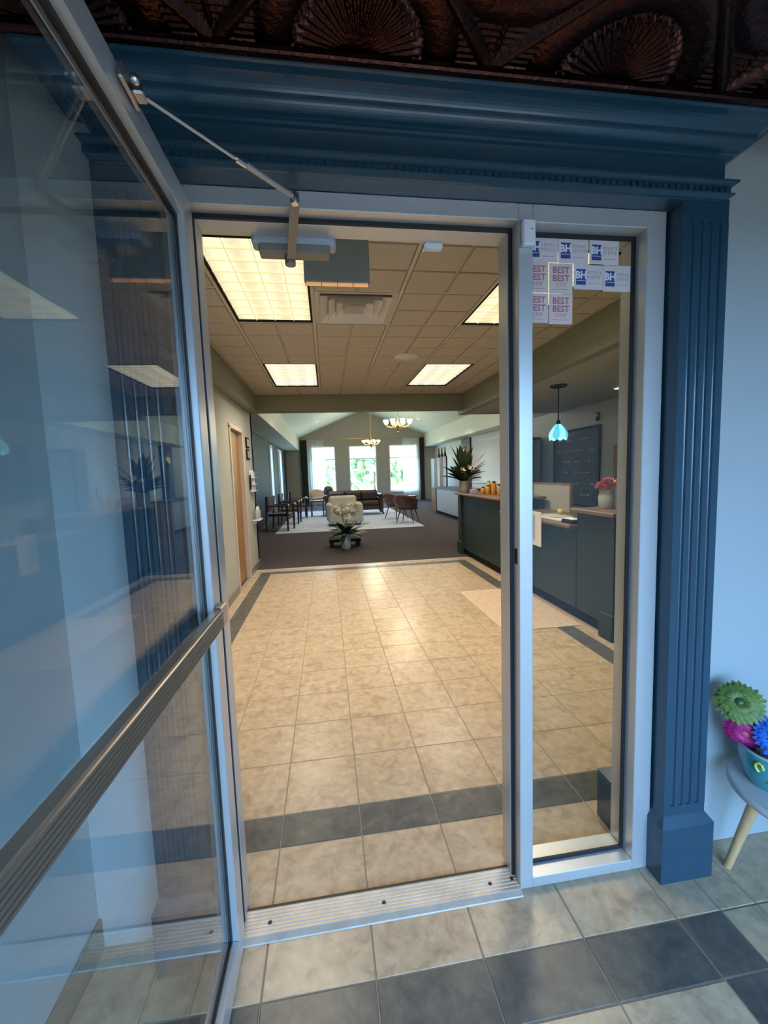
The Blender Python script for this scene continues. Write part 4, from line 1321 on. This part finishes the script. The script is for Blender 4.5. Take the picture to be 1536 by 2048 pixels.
def wood_chair(label, loc, rz, seatm, group):
    c = thing('wooden_armchair', label, 'armchair', loc, rz, group)
    MB().box(-.27, .27, -.27, .25, .38, .45, .02).obj('seat', seatm, c)
    MB().box(-.25, .25, .235, .275, .50, .86, .02).obj('backrest', seatm, c)
    for s in (-1, 1):
        MB().quadbar((s * .28, -.27, .64), (s * .26, -.26, 0), .075, None, 8, .045).obj('leg', M['wood_dark'], c)
        MB().quadbar((s * .27, .26, .90), (s * .26, .32, 0), .065, None, 8, .04).obj('leg', M['wood_dark'], c)
        MB().box(s * .28 - .03, s * .28 + .03, -.31, .26, .635, .665, .008).obj('arm', M['wood_dark'], c)
        MB().ball((s * .28, -.30, .665), .035).obj('arm_knob', M['steel'], c)
    MB().box(-.25, .25, .24, .27, .86, .905, .01).obj('top_rail', M['wood_dark'], c)
    MB().box(-.24, .24, -.26, -.235, .30, .36, .006).obj('apron', M['wood_dark'], c)
    return c


wood_chair('dark wooden armchair nearest on the left by the teal wall', (-0.86, 9.85, RZ0), 1.35, M['leather'], 'dark armchairs on the left')
wood_chair('dark wooden armchair second on the left by the teal wall', (-0.74, 11.3, RZ0), 1.5, M['leather'], 'dark armchairs on the left')
wood_chair('dark wooden armchair farthest on the left near the windows', (-0.62, 12.9, RZ0), 1.7, M['leather'], 'dark armchairs on the left')


def shell_chair(label, loc, rz, m, group, legm):
    c = thing('shell_chair', label, 'chair', loc, rz, group)
    n = 10
    vs, fs = [], []
    for j in range(7):
        t = j / 6
        for i in range(n + 1):
            a = -1.25 + 2.5 * i / n
            r = .30 + .05 * t
            hz = .44 + (.36 * t) * (0.55 + 0.45 * math.cos(a * 1.15))
            vs.append((r * math.sin(a), -.02 + r * math.cos(a) + .05 * t, hz))
    for j in range(6):
        for i in range(n):
            a = j * (n + 1) + i
            fs.append((a, a + 1, a + n + 2, a + n + 1))
    k = len(vs)
    vs += [(v[0] * 1.09, (v[1] + .02) * 1.09 - .02, v[2]) for v in vs]
    fs += [(f[3] + k, f[2] + k, f[1] + k, f[0] + k) for f in fs]
    for i in range(n):
        a = 6 * (n + 1) + i
        fs.append((a, a + 1, a + 1 + k, a + k))
        fs.append((i + 1, i, i + k, i + 1 + k))
    MB().add(vs, fs, True).obj('backrest', m, c)
    MB().lathe([(.20, .36), (.29, .38), (.30, .44), (.27, .465), (.001, .47)], n=18).obj('seat', m, c)
    for s in (-1, 1):
        for q in (-1, 1):
            MB().quadbar((s * .16, q * .16, .37), (s * .25, q * .25, 0), .035, None, 8, .02).obj('leg', legm, c)
    return c


shell_chair('brown leather tub chair on the right, nearer of the pair', (2.58, 10.05, RZ0), 2.6, M['leather_red'], 'brown tub chairs on the right', M['wood_dark'])
shell_chair('brown leather tub chair on the right, farther of the pair', (2.45, 11.2, RZ0), 2.2, M['leather_red'], 'brown tub chairs on the right', M['wood_dark'])
shell_chair('tan chair with pale legs under the left gable window', (-0.02, 17.4, 0.0025), 0.3, M['tan'], 'chairs by the gable windows', M['wood_pale'])
et = thing('end_table', 'small dark side table left of the leather sofa', 'table', (0.02, 13.1, RZ0))
MB().box(-.24, .24, -.24, .24, .50, .55, .008).obj('top', M['wood_dark'], et)
for s in (-1, 1):
    for q in (-1, 1): MB().box(s * .2 - .02, s * .2 + .02, q * .2 - .02, q * .2 + .02, 0, .499).obj('leg', M['wood_dark'], et)
bk = thing('small_sculpture', 'dark round ornament on a stand behind the sofa', 'ornament', (0.42, 14.3, 0.0145))
MB().lathe([(.16, 0), (.14, .04), (.04, .10), (.04, .60), (.16, .66), (.20, .80), (.15, .95), (.05, 1.0)], n=18).obj('body', M['wood_dark'], bk)
ct2 = thing('console_table', 'long low dark table under the right gable window', 'table', (3.3, 15.7, 0.0025))
MB().box(-.75, .75, -.2, .2, .40, .45, .006).obj('top', M['wood_dark'], ct2)
for s in (-1, 1):
    for q in (-1, 1): MB().box(s * .7 - .02, s * .7 + .02, q * .16 - .02, q * .16 + .02, 0, .399).obj('leg', M['wood_dark'], ct2)

# lilies on low black bench in the middle of the room
bn = thing('low_bench', 'low black bench behind the lily vase', 'bench', (0.68, 6.95, 0.0025))
MB().box(-.31, .31, -.16, .16, .10, .155, .006).obj('top', M['black'], bn)
for s in (-1, 1): MB().box(s * .26 - .04, s * .26 + .04, -.14, .14, 0, .0995, .004).obj('leg', M['black'], bn)
lv = thing('lily_vase', 'vase of white lilies and dark foliage on carpet before bench', 'plant', (0.69, 6.60, 0.0025))
MB().lathe([(.075, 0), (.095, .03), (.10, .12), (.07, .24), (.085, .30), (.078, .30), (.06, .24)], n=20, cap=False).obj('vase', M['vase_glass'], lv)
spray(lv, (0, 0, .28), 18, (.30, .46), .28, M['leaf'], (-12, 35), rn, .25)
spray(lv, (0, 0, .28), 18, (.26, .42), .32, M['leaf'], (20, 65), rn, .2)
lm3 = lily_mesh(.085)
lm3.materials.append(M['lily'])
for k in range(9):
    a = 2 * PI * k / 9 * 2.4
    o = link('lily', lm3, None, lv, (.16 * math.cos(a) * (k / 9 + .3), .10 * math.sin(a), .60 + .032 * k))
    o.rotation_euler = (math.radians(rn.uniform(20, 75)), math.radians(rn.uniform(-30, 30)), a)
for k in range(5):
    MB().tube([(0, 0, .28), (.09 * math.cos(k * 1.3), .06 * math.sin(k * 1.3), .78)], .005, 6).obj('stem', M['leaf2'], lv)


def chandelier(loc, label, zt):
    c = thing('chandelier', label, 'chandelier', loc, group='brass chandeliers')
    MB().lathe([(.02, -.16), (.045, -.13), (.03, -.08), (.06, -.04), (.05, .03), (.02, .08), (.012, .12)], n=16).obj('hub', M['brass'], c)
    MB().ball((0, 0, -.185), .03).obj('finial', M['brass'], c)
    MB().lathe([(.010, .12), (.010, zt - loc[2])], n=8).obj('chain', M['brass'], c)
    for k in range(8):
        a = 2 * PI * k / 8 + .2
        d = Vector((math.cos(a), math.sin(a), 0))
        am = MB().tube([d * .04, d * .16 + Vector((0, 0, -.07)), d * .28 + Vector((0, 0, -.04)), d * .32 + Vector((0, 0, .02))], .009, 6).obj('arm', M['brass'], c)
        MB().lathe([(.022, .02), (.055, .06), (.068, .11), (.060, .115)], d * .32, 12, False).obj('shade', M['globe'], am)
    l = bpy.data.lights.new('bulbs', 'POINT')
    l.energy = 95
    l.color = (1.0, .86, .62)
    l.shadow_soft_size = .38
    lo = bpy.data.objects.new('bulbs', l)
    C.objects.link(lo)
    lo.parent = c
    lo.location = (0, 0, .22)


chandelier((2.19, 9.0, 2.60), 'nearer brass chandelier with glowing shades', 4.44)
chandelier((2.19, 15.2, 2.62), 'farther brass chandelier before the middle window', 4.44)

# right side: white desk, cabinet, clock column
ds = thing('reception_desk', 'white fronted desk with brown end posts in the sitting room', 'desk', (0, 0, 0))
MB().box(4.10, 4.75, 10.1, 12.55, .08, .84, .006).obj('body', M['desk_white'], ds)
MB().box(4.085, 4.098, 10.2, 12.45, .14, .80, .004).obj('front_panel', M['desk_white'], ds)
MB().box(4.06, 4.80, 9.95, 12.75, .842, .885, .006).obj('worktop', M['wood_dark'], ds)
for yy in (9.95, 12.56): MB().box(4.07, 4.78, yy, yy + .145 if yy < 11 else yy + .55, 0, .841, .006).obj('end_post', M['oak'], ds)
MB().box(4.14, 4.72, 10.1, 12.55, 0, .0795).obj('toe_kick', M['black'], ds)
cab = thing('carved_screen', 'brown carved wooden screen with spires behind the white desk', 'screen', (5.0, 15.4, 0.0025))
for k in range(5):
    p = MB().box(-.03, .03, -1.1 + k * .44, -.68 + k * .44, 0, 1.98, .01).obj('panel', M['wood_pan' if k % 2 else 'wood_dark'], cab)
    if k < 3:
        MB().lathe([(.05, 1.985), (.06, 2.05), (.03, 2.15), (.015, 2.36)], (0, -.9 + k * .44, 0), 10).obj('spire', M['wood_dark'], p)
MB().box(-.04, .04, 1.105, 1.16, 0, 1.98, .006).obj('edge_post', M['jamb'], cab)
col = thing('wall_clock', 'gilt oval wall clock on a dark panel', 'clock', (5.80, 14.35, 2.13))
MB().box(-.04, 0.019, -.55, .45, -1.6, .50, .006).obj('dark_panel', M['wood_dark'], col)
MB().lathe([(.21, 0), (.20, .03), (.12, .045), (.001, .05)], n=20, cap=False).obj('face', M['brass'], col, (-.04, 0, .02)).rotation_euler = (0, -PI / 2, 0)
for k, yy in enumerate((8.6, 10.2, 11.8)):
    pf = thing('wall_panel', ('nearest', 'middle', 'farthest')[k] + ' white display panel on the sitting room right wall', 'panel', (5.819, yy, 1.0), group='white display panels')
    MB().box(-.03, 0, -.74, .74, 0, 1.45, .006).obj('board', M['wall_white'], pf)
    MB().box(-.045, -.0305, -.74, .74, 1.40, 1.45, .004).obj('top_lip', M['white'], pf)
for k, yy in enumerate((9.5, 9.85)):
    fr = thing('picture_frame', ('nearer', 'farther')[k] + ' small dark picture frame behind the counter jars', 'picture frame', (5.70, yy, 1.02), group='small frames')
    MB().box(0, .02, -.10, .10, 0, .28, .003).obj('frame', M['black'], fr)
    MB().box(-.002, -.0002, -.075, .075, .03, .25).obj('picture', M['desk_white'], fr)
lg = thing('side_ledge', 'white ledge cabinet under the display panels', 'cabinet', (5.62, 10.3, 0.0025))
MB().box(-.18, .18, -2.4, 2.4, 0, .98, .006).obj('body', M['wall_white'], lg)
MB().box(-.20, .185, -2.42, 2.42, .9805, 1.015, .004).obj('top', M['white'], lg)

# ------------------------------------------------------------------ outside
tag(MB().box(-40, 40, 19.2, 70, -0.3, -0.2).obj('lawn', M['grass']), 'sunlit lawn beyond the gable windows', 'lawn', kind='structure')
tag(MB().box(-40, 40, -40, 19.1, -0.3, -0.2).obj('paving', M['concrete']), 'dark asphalt parking lot around the building', 'paving', kind='structure')
for k, (x, yy, r, h, lab) in enumerate(((-0.4, 27, 1.6, 2.6, 'green tree outside between left and middle windows'), (4.0, 30, 2.0, 3.4, 'larger green tree outside the middle window'), (7.6, 30, 1.6, 2.5, 'green tree outside the right window'), (1.9, 24, 0.8, 1.0, 'low shrub outside the middle window'))):
    t = thing('tree', lab, 'tree', (x, yy, -0.2), group='trees outside')
    b = MB()
    rr = random.Random(k)
    for q in range(170):
        a = rr.uniform(0, 2 * PI)
        ph = rr.uniform(-.6, 1.45)
        d = r * math.cos(ph) * rr.uniform(.6, 1.0)
        b.ball((d * math.cos(a), d * math.sin(a), h * .55 + r * .9 * math.sin(ph)), r * rr.uniform(.08, .17), 6, 4)
    b.obj('crown', M['hedge'], t)
    MB().lathe([(.12, 0), (.08, h * .6)], n=8).obj('trunk', M['wood_mid'], t)
hs = thing('house', 'mauve house with grey roof outside the middle window', 'house', (1.0, 42, -0.2))
MB().box(-4, 4, 0, 6, 0, 3.4).obj('walls', M['house'], hs)
MB().prism([(-0.5, 3.4), (6.5, 3.4), (3, 5.4)], 'x', -4.4, 4.4).obj('roof', M['roofing'], hs)
for x in (-2, 1.5): MB().box(x, x + 1.0, -.03, 0, 1.0, 2.3).obj('window', M['sign'], hs)
